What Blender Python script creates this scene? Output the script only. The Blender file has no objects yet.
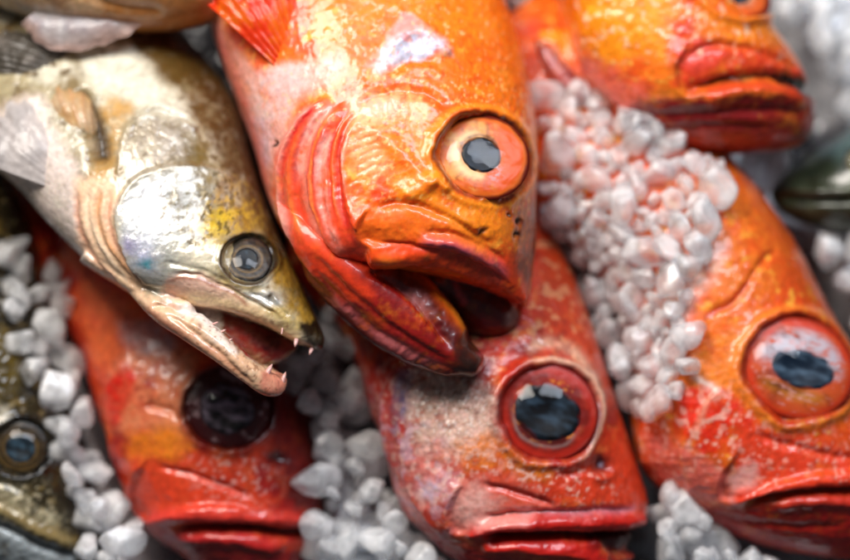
import bpy, math, random
import numpy as np
from mathutils import Matrix, Vector
from mathutils.bvhtree import BVHTree

# ------------------------------------------------------------------ scene units
S = 0.0004            # one design unit is 0.4 mm
LENS = 100.0
D = 850 * LENS / 36.0  # camera distance in design units
TILT = 0.30            # the ice display slopes away
scene = bpy.context.scene
COL = bpy.data.collections.new("fish_display")
scene.collection.children.link(COL)
RX = Matrix.Rotation(math.atan(TILT), 4, 'X')
rng = np.random.default_rng(7)
random.seed(7)


def to_world(x, y, z):
    """design coords (x right, y down, z up off the display) -> metres before the display tilt"""
    return Vector(((x - 425) * S, -(y - 280) * S, z * S))


def lin(*c):
    c = np.array(c, dtype=np.float64) / 255.0
    return np.where(c <= 0.04045, c / 12.92, ((c + 0.055) / 1.055) ** 2.4)


# ------------------------------------------------------------------ noise
def _hash(ix, iy, iz, seed):
    h = (ix.astype(np.int64) * 374761393 + iy.astype(np.int64) * 668265263 + iz.astype(np.int64) * 2147483647 + seed * 1274126177) & 0xFFFFFFFF
    h = ((h ^ (h >> 13)) * 1274126177) & 0xFFFFFFFF
    h = (h ^ (h >> 16)) & 0xFFFFFFFF
    return h


def vnoise(p, seed=0):
    """gradient noise, roughly -1..1"""
    i = np.floor(p)
    f = p - i
    i = i.astype(np.int64)
    u = f * f * f * (f * (f * 6 - 15) + 10)
    res = 0
    for dx in (0, 1):
        wx = u[:, 0] if dx else 1 - u[:, 0]
        for dy in (0, 1):
            wy = u[:, 1] if dy else 1 - u[:, 1]
            for dz in (0, 1):
                wz = u[:, 2] if dz else 1 - u[:, 2]
                h = _hash(i[:, 0] + dx, i[:, 1] + dy, i[:, 2] + dz, seed)
                a = (h & 1023) / 1023.0 * 2 * np.pi
                b = ((h >> 10) & 1023) / 511.5 - 1
                r = np.sqrt(np.maximum(0, 1 - b * b))
                g = (np.cos(a) * r * (f[:, 0] - dx) + np.sin(a) * r * (f[:, 1] - dy) + b * (f[:, 2] - dz))
                res = res + wx * wy * wz * g
    return res * 1.6


def fbm(p, scale, octv=4, seed=0, gain=0.5):
    q = p / scale
    a, t, r = 1.0, 0.0, 0.0
    for k in range(octv):
        r = r + a * vnoise(q + 17.3 * k, seed + k)
        t += a
        a *= gain
        q = q * 2.03
    return r / t


def sst(a, b, x):
    t = np.clip((x - a) / (b - a), 0, 1)
    return t * t * (3 - 2 * t)


# ------------------------------------------------------------------ curves
def catmull(pts, n):
    p = np.array(pts, dtype=np.float64)
    m = len(p)
    if m == 2:
        t = np.linspace(0, 1, n)[:, None]
        return p[0] * (1 - t) + p[1] * t
    ext = np.vstack([2 * p[0] - p[1], p, 2 * p[-1] - p[-2]])
    t = np.linspace(0, m - 1 - 1e-9, n)
    i = t.astype(int)
    f = (t - i)[:, None]
    p0, p1, p2, p3 = ext[i], ext[i + 1], ext[i + 2], ext[i + 3]
    return 0.5 * (2 * p1 + (p2 - p0) * f + (2 * p0 - 5 * p1 + 4 * p2 - p3) * f ** 2 + (3 * p1 - p0 - 3 * p2 + p3) * f ** 3)


def polydist(q, pts):
    """distance, signed side (positive = left when walking, y down) and 0..1 parameter along a polyline"""
    best = np.full(len(q), 1e9)
    sgn = np.zeros(len(q))
    par = np.zeros(len(q))
    n = len(pts) - 1
    for k in range(n):
        a, b = pts[k], pts[k + 1]
        ab = b - a
        L = ab @ ab + 1e-12
        ap = q - a
        t = np.clip((ap @ ab) / L, 0, 1)
        dx = ap[:, 0] - t * ab[0]
        dy = ap[:, 1] - t * ab[1]
        d = dx * dx + dy * dy
        m = d < best
        best[m] = d[m]
        cr = ab[0] * ap[:, 1] - ab[1] * ap[:, 0]
        sgn[m] = np.where(cr[m] < 0, 1, -1)
        par[m] = (k + t[m]) / n
    return np.sqrt(best), sgn, par


def inpoly(q, pts):
    x, y = q[:, 0], q[:, 1]
    c = np.zeros(len(q), bool)
    n = len(pts)
    for i in range(n):
        x1, y1 = pts[i]
        x2, y2 = pts[(i + 1) % n]
        if y1 == y2:
            continue
        m = ((y1 > y) != (y2 > y)) & (x < (x2 - x1) * (y - y1) / (y2 - y1) + x1)
        c ^= m
    return c


# ------------------------------------------------------------------ meshes
def mesh_from(name, V, F, smooth=True):
    me = bpy.data.meshes.new(name)
    V = np.asarray(V, dtype=np.float32)
    me.from_pydata([tuple(v) for v in V], [], F)
    me.update()
    if smooth:
        me.polygons.foreach_set('use_smooth', [True] * len(me.polygons))
    return me


def set_col(me, col, name='Col', extra=None):
    a = me.attributes.new(name, 'FLOAT_COLOR', 'POINT')
    c = np.ones((len(me.vertices), 4), dtype=np.float32)
    c[:, :3] = col
    if extra is not None:
        c[:, 3] = extra
    a.data.foreach_set('color', c.ravel())


def set_float(me, name, v):
    a = me.attributes.new(name, 'FLOAT', 'POINT')
    a.data.foreach_set('value', np.asarray(v, dtype=np.float32))


def loft(secs, nS=150, nT=84, p=1.0, pback=None):
    """closed body through sections (ax,ay,bx,by,T,zc): a dorsal and a ventral outline point, half thickness, centre height"""
    s = np.array([list(x) + [0] * (6 - len(x)) for x in secs], dtype=np.float64)
    d = catmull(s, nS)
    th = np.linspace(0, 2 * np.pi, nT, endpoint=False)
    c = (d[:, 0:2] + d[:, 2:4]) / 2
    h = (d[:, 0:2] - d[:, 2:4]) / 2
    T = np.maximum(d[:, 4], 0.5)
    V = np.zeros((nS, nT, 3))
    ct = np.sign(np.cos(th)) * np.abs(np.cos(th)) ** p
    st = np.sign(np.sin(th)) * np.abs(np.sin(th)) ** p
    V[:, :, 0] = c[:, 0:1] + h[:, 0:1] * ct
    V[:, :, 1] = -(c[:, 1:2] + h[:, 1:2] * ct)
    V[:, :, 2] = d[:, 5:6] + T[:, None] * st
    V = V.reshape(-1, 3)
    F = []
    for i in range(nS - 1):
        for j in range(nT):
            k = (j + 1) % nT
            F.append((i * nT + j, i * nT + k, (i + 1) * nT + k, (i + 1) * nT + j))
    F.append(tuple(range(nT)))
    F.append(tuple((nS - 1) * nT + j for j in range(nT)))
    return V, F


def tube(path, radii, nT=24, nS=60):
    """round closed tube through 3D points (x,y,z)"""
    pr = catmull(np.hstack([np.array(path, float), np.array(radii, float)[:, None]]), nS)
    P, R = pr[:, :3].copy(), np.maximum(pr[:, 3], 0.2)
    P[:, 1] *= -1
    tan = np.gradient(P, axis=0)
    tan /= np.linalg.norm(tan, axis=1)[:, None] + 1e-9
    up = np.array([0, 0, 1.0])
    V, F = [], []
    for i in range(nS):
        a = np.cross(tan[i], up)
        a /= np.linalg.norm(a) + 1e-9
        b = np.cross(a, tan[i])
        for j in range(nT):
            t = 2 * math.pi * j / nT
            V.append(P[i] + R[i] * (math.cos(t) * a + math.sin(t) * b))
    for i in range(nS - 1):
        for j in range(nT):
            k = (j + 1) % nT
            F.append((i * nT + j, i * nT + k, (i + 1) * nT + k, (i + 1) * nT + j))
    F.append(tuple(range(nT)))
    F.append(tuple((nS - 1) * nT + j for j in range(nT)))
    return np.array(V), F


def remesh(parts, voxel, smooth=6):
    V, F, o = [], [], 0
    for v, f in parts:
        V.append(v)
        F += [tuple(i + o for i in t) for t in f]
        o += len(v)
    me = mesh_from('tmp', np.vstack(V), F)
    ob = bpy.data.objects.new('tmp', me)
    scene.collection.objects.link(ob)
    m = ob.modifiers.new('r', 'REMESH')
    m.mode = 'VOXEL'
    m.voxel_size = voxel
    m2 = ob.modifiers.new('s', 'SMOOTH')
    m2.factor = 0.5
    m2.iterations = smooth
    dg = bpy.context.evaluated_depsgraph_get()
    ev = ob.evaluated_get(dg)
    out = bpy.data.meshes.new_from_object(ev, depsgraph=dg)
    bpy.data.objects.remove(ob)
    bpy.data.meshes.remove(me)
    return out


class Sculpt:
    """one animal: union of closed lofts grown into one continuous skin, then carved and coloured per vertex"""

    def __init__(s, name, parts, voxel, seed, z0, tilt, smooth=6):
        s.name, s.seed, s.z0, s.tilt = name, seed, z0, tilt
        s.me = remesh(parts, voxel, smooth)
        n = len(s.me.vertices)
        v = np.empty(n * 3, np.float32)
        s.me.vertices.foreach_get('co', v)
        s.P = v.reshape(-1, 3).astype(np.float64)
        nn = np.empty(n * 3, np.float32)
        s.me.vertices.foreach_get('normal', nn)
        s.N = nn.reshape(-1, 3).astype(np.float64)
        s.q = s.P[:, :2] * np.array([1, -1])
        s.n = n
        s.disp = np.zeros(n)
        s.col = np.zeros((n, 3))
        s.metal = np.zeros(n)
        s.rough = np.full(n, 0.3)
        s.grain = np.ones(n)
        s.crease, s.crease_h = 4, 0.9
        s.slk = np.zeros(n)
        w1 = fbm(s.P, 26, 3, seed + 50)
        w2 = fbm(s.P, 26, 3, seed + 60)
        w3 = fbm(s.P, 7, 2, seed + 70)
        w4 = fbm(s.P, 7, 2, seed + 80)
        s.qw = s.q + np.stack([w1 * 7 + w3 * 2.5, w2 * 7 + w4 * 2.5], 1)
        s.qs = s.q + np.stack([w1 * 2.5 + w3 * 1.0, w2 * 2.5 + w4 * 1.0], 1)
        s.g = fbm(s.P, 9, 4, seed + 90)      # fine grain
        s.b = fbm(s.P, 34, 4, seed + 100)    # blotches
        s.f = vnoise(s.P / 3.2, seed + 110)  # finest speckle

    # -- selection
    def _near(s, q, pts, m):
        lo, hi = pts.min(0) - m, pts.max(0) + m
        return np.nonzero((q[:, 0] > lo[0]) & (q[:, 0] < hi[0]) & (q[:, 1] > lo[1]) & (q[:, 1] < hi[1]))[0]

    def _line(s, pts, w, m=3.0, q=None):
        c = catmull(pts, max(14, len(pts) * 7))
        q = s.qs if q is None else q
        i = s._near(q, c, w * m)
        d, sg, u = polydist(q[i], c)
        return i, d, sg, u

    @staticmethod
    def taper(u, t0, t1):
        a = np.ones_like(u)
        if t0 > 0:
            a *= sst(0, t0, u)
        if t1 > 0:
            a *= sst(0, t1, 1 - u)
        return a

    # -- carving
    def ridge(s, pts, w, h, t=(0.15, 0.15)):
        i, d, sg, u = s._line(pts, w)
        s.disp[i] += h * np.exp(-(d / w) ** 2) * s.taper(u, *t)

    def groove(s, pts, w, h, t=(0.15, 0.15)):
        s.ridge(pts, w, -h, t)

    def step(s, pts, h, fall, soft=2.5, t=(0.12, 0.12)):
        """a plate edge: raised on the left hand side of the walk, dropping off sharply at the line"""
        i, d, sg, u = s._line(pts, fall, 2.5)
        sd = d * sg
        up = sst(-soft, soft, sd) * np.exp(-np.maximum(sd, 0) / fall)
        s.disp[i] += h * up * s.taper(u, *t)

    def ell(s, c, rx, ry, ang=0, q=None):
        q = s.qs if q is None else q
        a = math.radians(ang)
        x, y = q[:, 0] - c[0], q[:, 1] - c[1]
        X = (x * math.cos(a) + y * math.sin(a)) / rx
        Y = (-x * math.sin(a) + y * math.cos(a)) / ry
        return np.sqrt(X * X + Y * Y)

    def bump(s, c, rx, ry, ang, h):
        r = s.ell(c, rx, ry, ang)
        s.disp += h * np.exp(-r * r * 1.3)

    def open(s, c, rx, ry, ang):
        """elliptical radius of the eye opening with an uneven fleshy edge"""
        r = s.ell(c, rx, ry, ang, s.q)
        th = np.arctan2(s.q[:, 1] - c[1], s.q[:, 0] - c[0])
        w = fbm(np.stack([np.cos(th) * 1.5, np.sin(th) * 1.5, np.zeros(s.n) + c[0]], 1), 1.0, 3, s.seed + 7)
        return r + 0.11 * w + 0.05 * s.b

    def socket(s, c, rx, ry, ang, depth, rim, rimw=0.13):
        r = s.open(c, rx, ry, ang)
        s.disp -= depth * (1 - sst(0.80, 1.0, r))
        s.disp += rim * np.exp(-((r - 1.06) / rimw) ** 2)

    # -- colouring
    def fill(s, i, a, c):
        a = np.clip(a, 0, 1)[:, None]
        s.col[i] = s.col[i] * (1 - a) + lin(*c) * a

    def pline(s, pts, w, c, a=1.0, t=(0.15, 0.15), brk=0.0, metal=None):
        i, d, sg, u = s._line(pts, w)
        k = a * np.exp(-(d / w) ** 2) * s.taper(u, *t)
        if brk:
            k = k * np.clip(1 + brk * (s.b[i] * 1.6 + s.g[i] * 1.6), 0, 1.6)
        s.fill(i, k, c)
        if metal is not None:
            s.metal[i] += (metal - s.metal[i]) * np.clip(k, 0, 1)

    def ppoly(s, pts, c, a=1.0, soft=8, brk=0.0, metal=None, rough=None, curve=True):
        p = np.array(pts, float)
        if curve and len(p) > 3:
            p = catmull(np.vstack([p, p[:1]]), len(p) * 4)[:-1]
        i = s._near(s.qw, p, soft * 2)
        if len(i) == 0:
            return
        d, sg, u = polydist(s.qw[i], np.vstack([p, p[:1]]))
        ins = inpoly(s.qw[i], p)
        sd = np.where(ins, d, -d)
        k = a * sst(-soft, soft, sd)
        if brk:
            k = k * np.clip(1 + brk * (s.b[i] * 1.8 + s.g[i] * 1.8), 0, 1.5)
        s.fill(i, k, c)
        if metal is not None:
            s.metal[i] += (metal - s.metal[i]) * np.clip(k, 0, 1)
        if rough is not None:
            s.rough[i] += (rough - s.rough[i]) * np.clip(k, 0, 1)

    def slick(s, pts, v=0.25, soft=7, w=None):
        """a smooth wet area (lips, gill membranes, jaw): an outline, or a line of half width w"""
        if w:
            i, d, sg, u = s._line(pts, w)
            k = np.exp(-(d / w) ** 4)
        else:
            p = np.array(pts, float)
            i = s._near(s.q, p, soft * 2)
            d, sg, u = polydist(s.q[i], np.vstack([p, p[:1]]))
            k = sst(-soft, soft, np.where(inpoly(s.q[i], p), d, -d))
        s.grain[i] = s.grain[i] * (1 - k) + v * k
        s.slk[i] = np.maximum(s.slk[i], k * (v < 0.5))

    def pell(s, c0, rx, ry, ang, c, a=1.0, brk=0.0, hard=1.2, metal=None, q=None):
        r = s.ell(c0, rx, ry, ang, s.qw if q is None else q)
        i = np.nonzero(r < 2.6)[0]
        k = a * np.exp(-(r[i] ** (2 * hard)))
        if brk:
            k = k * np.clip(1 + brk * (s.b[i] * 1.8 + s.g[i] * 1.8), 0, 1.5)
        s.fill(i, k, c)
        if metal is not None:
            s.metal[i] += (metal - s.metal[i]) * np.clip(k, 0, 1)

    def base(s, *cols):
        """cols: (rgb, noise scale, threshold, softness) layered by noise"""
        s.col[:] = lin(*cols[0])
        for k, (c, sc, th, so) in enumerate(cols[1:]):
            n = fbm(s.P, sc, 4, s.seed + 200 + k * 9)
            s.fill(np.arange(s.n), sst(th - so, th + so, n), c)

    def speck(s, c, scale, th, a, where=None, so=0.08):
        n = fbm(s.P, scale, 2, s.seed + 300 + int(scale * 10))
        k = a * sst(th - so, th + so, n)
        if where is not None:
            k = k * where
        s.fill(np.arange(s.n), k, c)

    # -- finish
    def build(s, mat, label, cat, group=None, micro=0.5):
        s.grain *= np.clip(0.6 + 1.6 * fbm(s.P, 48, 3, s.seed + 140), 0.15, 1.35)
        a_ = math.radians(s.crease)
        xr, yr = s.q[:, 0] * math.cos(a_) + s.q[:, 1] * math.sin(a_), -s.q[:, 0] * math.sin(a_) + s.q[:, 1] * math.cos(a_)
        s.disp += s.slk * fbm(np.stack([xr / 26, yr / 3.6, s.P[:, 2] / 26], 1), 1.0, 3, s.seed + 150) * s.crease_h
        s.disp += s.grain * micro * (s.g * 0.9 + fbm(s.P, 22, 3, s.seed + 120) * 1.6)
        P = s.P + s.N * s.disp[:, None]
        sc = (D - (s.z0 + 60)) / D
        P[:, 2] += s.z0 + s.tilt * (s.q[:, 1] - 280)
        # place the animal: its own size at its own height
        X = (P[:, 0] - 425) * sc + 425
        Y = -((-P[:, 1] - 280) * sc + 280)
        s.W = np.stack([X, Y, P[:, 2]], 1)
        s.sc = sc
        ok = np.ones(s.n, bool)
        cx, cy = X.mean(), -Y.mean()
        zb = s.W[:, 2].min()
        s.org = to_world(cx, cy, zb)
        L = np.stack([(s.W[:, 0] - 425) * S, (s.W[:, 1] + 280) * S, s.W[:, 2] * S], 1) - np.array(s.org)
        s.me.vertices.foreach_set('co', L.astype(np.float32).ravel())
        s.me.update()
        s.me.name = s.name
        s.me.polygons.foreach_set('use_smooth', [True] * len(s.me.polygons))
        # pigment varies at the finest scale
        j = 1 + (0.4 + 0.6 * s.grain) * (0.14 * s.f + 0.12 * s.g)
        set_float(s.me, 'grain', s.grain)
        set_col(s.me, np.clip(s.col * j[:, None], 0.001, 1), extra=None)
        set_float(s.me, 'metal', np.clip(s.metal, 0, 1))
        set_float(s.me, 'rough', np.clip(s.rough + 0.10 * s.b, 0.08, 0.8))
        s.me.materials.clear()
        s.me.materials.append(mat)
        ob = bpy.data.objects.new(s.name, s.me)
        COL.objects.link(ob)
        ob.matrix_world = RX @ Matrix.Translation(s.org)
        ob['label'], ob['category'] = label, cat
        if group:
            ob['group'] = group
        s.ob = ob
        return ob

    def at(s, x, y, r=10):
        """height and mean normal of the camera-facing skin near a design point"""
        d = np.hypot(s.q[:, 0] - x, s.q[:, 1] - y)
        m = (d < r) & (s.N[:, 2] > 0)
        while m.sum() < 5:
            r *= 1.5
            m = (d < r) & (s.N[:, 2] > 0)
        zz = s.P[m, 2]
        m2 = m.copy()
        m2[m] = zz > zz.max() - 3 * r
        n = s.N[m2].mean(0)
        return s.P[m2, 2].mean(), n / np.linalg.norm(n)

    def place(s, V, name, mat, parent=None, col=None, F=None):
        """child part given in design coords (x, -y, z relative to the animal's mid plane)"""
        V = np.array(V, float)
        V[:, 2] += s.z0 + s.tilt * (-V[:, 1] - 280)
        V[:, 0] = (V[:, 0] - 425) * s.sc + 425
        V[:, 1] = -((-V[:, 1] - 280) * s.sc + 280)
        L = np.stack([(V[:, 0] - 425) * S, (V[:, 1] + 280) * S, V[:, 2] * S], 1) - np.array(s.org)
        me = mesh_from(name, L, F)
        if col is not None:
            set_col(me, col)
        me.materials.append(mat)
        ob = bpy.data.objects.new(name, me)
        COL.objects.link(ob)
        ob.parent = parent or s.ob
        return ob

    def eye(s, c, rx, ry, ang, pr, style, lift=0.0, bulge=0.42, nz=0.5, pc=(0, 0), seed=1, clear=0.50, pell=(1, 1), cloud=0.0):
        """eyeball in its socket: eye > pupil, cornea"""
        z, n = s.at(c[0], c[1], max(rx, ry) * 0.9)
        n = n * (1 - nz) + np.array([0, 0, 1]) * nz
        n /= np.linalg.norm(n)
        a = math.radians(ang)
        ax = np.array([math.cos(a), -math.sin(a), 0])
        ax -= n * (ax @ n)
        ax /= np.linalg.norm(ax)
        ay = np.cross(n, ax)
        o = np.array([c[0], -c[1], z + lift])
        R = (rx + ry) / 2
        nr, na = 56, 128

        def disc(rmax, prof, cx=0, cy=0, ex=1, ey=1):
            V, rr, tt = [np.zeros(3)], [0], [0]
            for i in range(1, nr + 1):
                r = rmax * i / nr
                for j in range(na):
                    t = 2 * math.pi * j / na
                    V.append(np.array([r * math.cos(t) * ex + cx, r * math.sin(t) * ey + cy, 0]))
                    rr.append(r)
                    tt.append(t)
            V, rr, tt = np.array(V), np.array(rr), np.array(tt)
            F = [(0, 1 + j, 1 + (j + 1) % na) for j in range(na)]
            for i in range(nr - 1):
                for j in range(na):
                    k = (j + 1) % na
                    b, e = 1 + i * na, 1 + (i + 1) * na
                    F.append((b + j, e + j, e + k, b + k))
            V[:, 2] = prof(np.hypot(V[:, 0], V[:, 1]))
            G = o + V[:, 0:1] * rx * ax + V[:, 1:2] * ry * ay + V[:, 2:3] * R * n
            return G, F, rr, tt, V

        iris = lambda r: 0.36 * bulge * (np.sqrt(np.maximum(0, 1 - (r / 1.05) ** 2)) - 0.42) - 0.10 * np.exp(-(r / 0.5) ** 2)
        G, F, rr, tt, V = disc(1.045, iris)
        nv = fbm(np.hstack([V[:, :2] * 3, rr[:, None]]) + seed * 11, 1.0, 4, seed)
        nr2 = fbm(np.stack([np.cos(tt) * 4, np.sin(tt) * 4, rr * 1.2], 1) + seed * 7, 1.0, 4, seed + 3)
        col = style(V[:, 0], V[:, 1], rr, tt, nv, nr2)
        G = G + n * (nv * 0.02 * R)[:, None]
        eb = s.place(G, 'eye', M['eyeball'], None, np.clip(col, 0.002, 1), F)
        pup = lambda r: iris(r) + 0.035
        G, F, rr, tt, V = disc(pr, pup, pc[0], pc[1], pell[0], pell[1])
        edge = rr / pr
        # a dead eye's clouded lens; the cloud also paints in bluish reflections
        nv = fbm(np.stack([V[:, 0] * 2.6, V[:, 1] * 4.2, rr * 0], 1) + seed * 5, 1.0, 2, seed + 9)
        nf = fbm(np.stack([V[:, 0] * 14, V[:, 1] * 14, rr * 0], 1) + seed * 5, 1.0, 3, seed + 19)
        k = np.clip(sst(-0.4, 0.9, nv + 0.07 * nf + cloud) * (1 - 0.6 * sst(0.7, 1, edge)), 0, 1)[:, None]
        cc = style.pup[0] * (1 - k) + style.pup[1] * k
        wob = fbm(np.stack([np.cos(tt) * 1.6, np.sin(tt) * 1.6, rr * 0], 1) + seed, 1.0, 3, seed + 31)
        ke = sst(0.80, 0.99, edge + 0.25 * wob)[:, None]
        under = style(V[:, 0], V[:, 1], np.hypot(V[:, 0], V[:, 1]), np.arctan2(V[:, 1], V[:, 0]),
                      fbm(np.stack([V[:, 0] * 3, V[:, 1] * 3, rr * 0], 1) + seed * 11, 1.0, 4, seed), np.zeros(len(rr)))
        cc = cc * (1 - ke) + under * 0.75 * ke
        G = G - n * ((sst(0.75, 1.0, edge) * 0.05 * R)[:, None])
        s.place(G, 'pupil', M['pupil'], eb, np.clip(cc, 0.002, 1), F)
        dome = lambda r: clear * (np.sqrt(np.maximum(0, 1 - (r / 1.02) ** 2))) - 0.10
        G, F, rr, tt, V = disc(1.01, dome)
        wob = fbm(np.hstack([V[:, :2] * 2.2, rr[:, None] * 0]) + seed * 3, 1.0, 3, seed + 21)
        G = G + n * (wob * 0.009 * R)[:, None]
        s.place(G, 'cornea', M['cornea'], eb, None, F)
        return eb


# ------------------------------------------------------------------ materials
M = {}


def node(nt, t, **kw):
    n = nt.nodes.new(t)
    for k, v in kw.items():
        setattr(n, k, v)
    return n


def skin_mat(name, bump=0.12, cell=560, coat=0.65, sss=0.2, rmul=1.0, cellamt=0.5):
    m = bpy.data.materials.new(name)
    m.use_nodes = True
    nt = m.node_tree
    L = nt.links
    b = nt.nodes['Principled BSDF']
    at = node(nt, 'ShaderNodeAttribute', attribute_name='Col')
    me = node(nt, 'ShaderNodeAttribute', attribute_name='metal')
    ro = node(nt, 'ShaderNodeAttribute', attribute_name='rough')
    tc = node(nt, 'ShaderNodeTexCoord')
    n1 = node(nt, 'ShaderNodeTexNoise')
    n1.inputs['Scale'].default_value = 420
    n1.inputs['Detail'].default_value = 5
    n1.inputs['Roughness'].default_value = 0.6
    v1 = node(nt, 'ShaderNodeTexVoronoi')
    v1.feature = 'SMOOTH_F1'
    v1.inputs['Scale'].default_value = cell
    v1.inputs['Smoothness'].default_value = 0.4
    n2 = node(nt, 'ShaderNodeTexNoise')
    n2.inputs['Scale'].default_value = 120
    n2.inputs['Detail'].default_value = 3
    for x in (n1, v1, n2):
        L.new(tc.outputs['Object'], x.inputs['Vector'])
    mul = node(nt, 'ShaderNodeMath', operation='MULTIPLY_ADD')
    L.new(v1.outputs['Distance'], mul.inputs[0])
    mul.inputs[1].default_value = -cellamt
    L.new(n1.outputs['Fac'], mul.inputs[2])
    ad = node(nt, 'ShaderNodeMath', operation='MULTIPLY_ADD')
    L.new(n2.outputs['Fac'], ad.inputs[0])
    ad.inputs[1].default_value = 0.35
    L.new(mul.outputs[0], ad.inputs[2])
    bp = node(nt, 'ShaderNodeBump')
    bp.inputs['Strength'].default_value = bump
    bp.inputs['Distance'].default_value = 0.0016
    L.new(ad.outputs[0], bp.inputs['Height'])
    L.new(bp.outputs['Normal'], b.inputs['Normal'])
    bp2 = node(nt, 'ShaderNodeBump')
    bp2.inputs['Strength'].default_value = bump * 1.5
    bp2.inputs['Distance'].default_value = 0.0012
    n3 = node(nt, 'ShaderNodeTexNoise')
    n3.inputs['Scale'].default_value = 480
    n3.inputs['Detail'].default_value = 4
    n3.inputs['Roughness'].default_value = 0.55
    L.new(tc.outputs['Object'], n3.inputs['Vector'])
    L.new(n3.outputs['Fac'], bp2.inputs['Height'])
    L.new(bp2.outputs['Normal'], b.inputs['Coat Normal'])
    gr = node(nt, 'ShaderNodeAttribute', attribute_name='grain')
    for x_, k_ in ((bp, bump), (bp2, bump * 1.5)):
        mm = node(nt, 'ShaderNodeMath', operation='MULTIPLY')
        L.new(gr.outputs['Fac'], mm.inputs[0])
        mm.inputs[1].default_value = k_
        L.new(mm.outputs[0], x_.inputs['Strength'])
    # colour: slight darkening between scales
    mr = node(nt, 'ShaderNodeMapRange')
    mr.inputs['From Min'].default_value = 0.3
    mr.inputs['From Max'].default_value = 0.75
    mr.inputs['To Min'].default_value = 0.80
    mr.inputs['To Max'].default_value = 1.18
    L.new(n1.outputs['Fac'], mr.inputs['Value'])
    vm = node(nt, 'ShaderNodeVectorMath', operation='SCALE')
    L.new(at.outputs['Color'], vm.inputs[0])
    L.new(mr.outputs[0], vm.inputs['Scale'])
    L.new(vm.outputs[0], b.inputs['Base Color'])
    L.new(me.outputs['Fac'], b.inputs['Metallic'])
    rm = node(nt, 'ShaderNodeMath', operation='MULTIPLY')
    L.new(ro.outputs['Fac'], rm.inputs[0])
    rm.inputs[1].default_value = rmul
    L.new(rm.outputs[0], b.inputs['Roughness'])
    b.inputs['Subsurface Weight'].default_value = sss
    b.inputs['Subsurface Radius'].default_value = (1.0, 0.35, 0.15)
    b.inputs['Subsurface Scale'].default_value = 0.004
    b.inputs['IOR'].default_value = 1.4
    b.inputs['Coat Weight'].default_value = coat
    b.inputs['Coat Roughness'].default_value = 0.06
    b.inputs['Coat IOR'].default_value = 1.36
    M[name] = m
    return m


def eye_mats():
    m = bpy.data.materials.new('eyeball')
    m.use_nodes = True
    b = m.node_tree.nodes['Principled BSDF']
    at = node(m.node_tree, 'ShaderNodeAttribute', attribute_name='Col')
    m.node_tree.links.new(at.outputs['Color'], b.inputs['Base Color'])
    b.inputs['Roughness'].default_value = 0.35
    b.inputs['Specular IOR Level'].default_value = 0.25
    b.inputs['Subsurface Weight'].default_value = 0.08
    b.inputs['Subsurface Scale'].default_value = 0.002
    M['eyeball'] = m
    m = bpy.data.materials.new('pupil')
    m.use_nodes = True
    b = m.node_tree.nodes['Principled BSDF']
    at = node(m.node_tree, 'ShaderNodeAttribute', attribute_name='Col')
    m.node_tree.links.new(at.outputs['Color'], b.inputs['Base Color'])
    b.inputs['Roughness'].default_value = 0.4
    b.inputs['Specular IOR Level'].default_value = 0.2
    M['pupil'] = m
    m = bpy.data.materials.new('cornea')
    m.use_nodes = True
    nt = m.node_tree
    nt.nodes.clear()
    o = node(nt, 'ShaderNodeOutputMaterial')
    mx = node(nt, 'ShaderNodeMixShader')
    tr = node(nt, 'ShaderNodeBsdfTransparent')
    gl = node(nt, 'ShaderNodeBsdfGlossy')
    gl.inputs['Roughness'].default_value = 0.07
    fr = node(nt, 'ShaderNodeFresnel')
    fr.inputs['IOR'].default_value = 1.32
    mn = node(nt, 'ShaderNodeMath', operation='MINIMUM')
    mn.inputs[1].default_value = 0.16
    nt.links.new(fr.outputs[0], mn.inputs[0])
    tc = node(nt, 'ShaderNodeTexCoord')
    nz = node(nt, 'ShaderNodeTexNoise')
    nz.inputs['Scale'].default_value = 160
    bp = node(nt, 'ShaderNodeBump')
    bp.inputs['Strength'].default_value = 0.045
    bp.inputs['Distance'].default_value = 0.001
    nt.links.new(tc.outputs['Object'], nz.inputs['Vector'])
    nt.links.new(nz.outputs['Fac'], bp.inputs['Height'])
    nt.links.new(bp.outputs['Normal'], gl.inputs['Normal'])
    nt.links.new(mn.outputs[0], mx.inputs[0])
    nt.links.new(tr.outputs[0], mx.inputs[1])
    nt.links.new(gl.outputs[0], mx.inputs[2])
    nt.links.new(mx.outputs[0], o.inputs['Surface'])
    M['cornea'] = m


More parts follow.
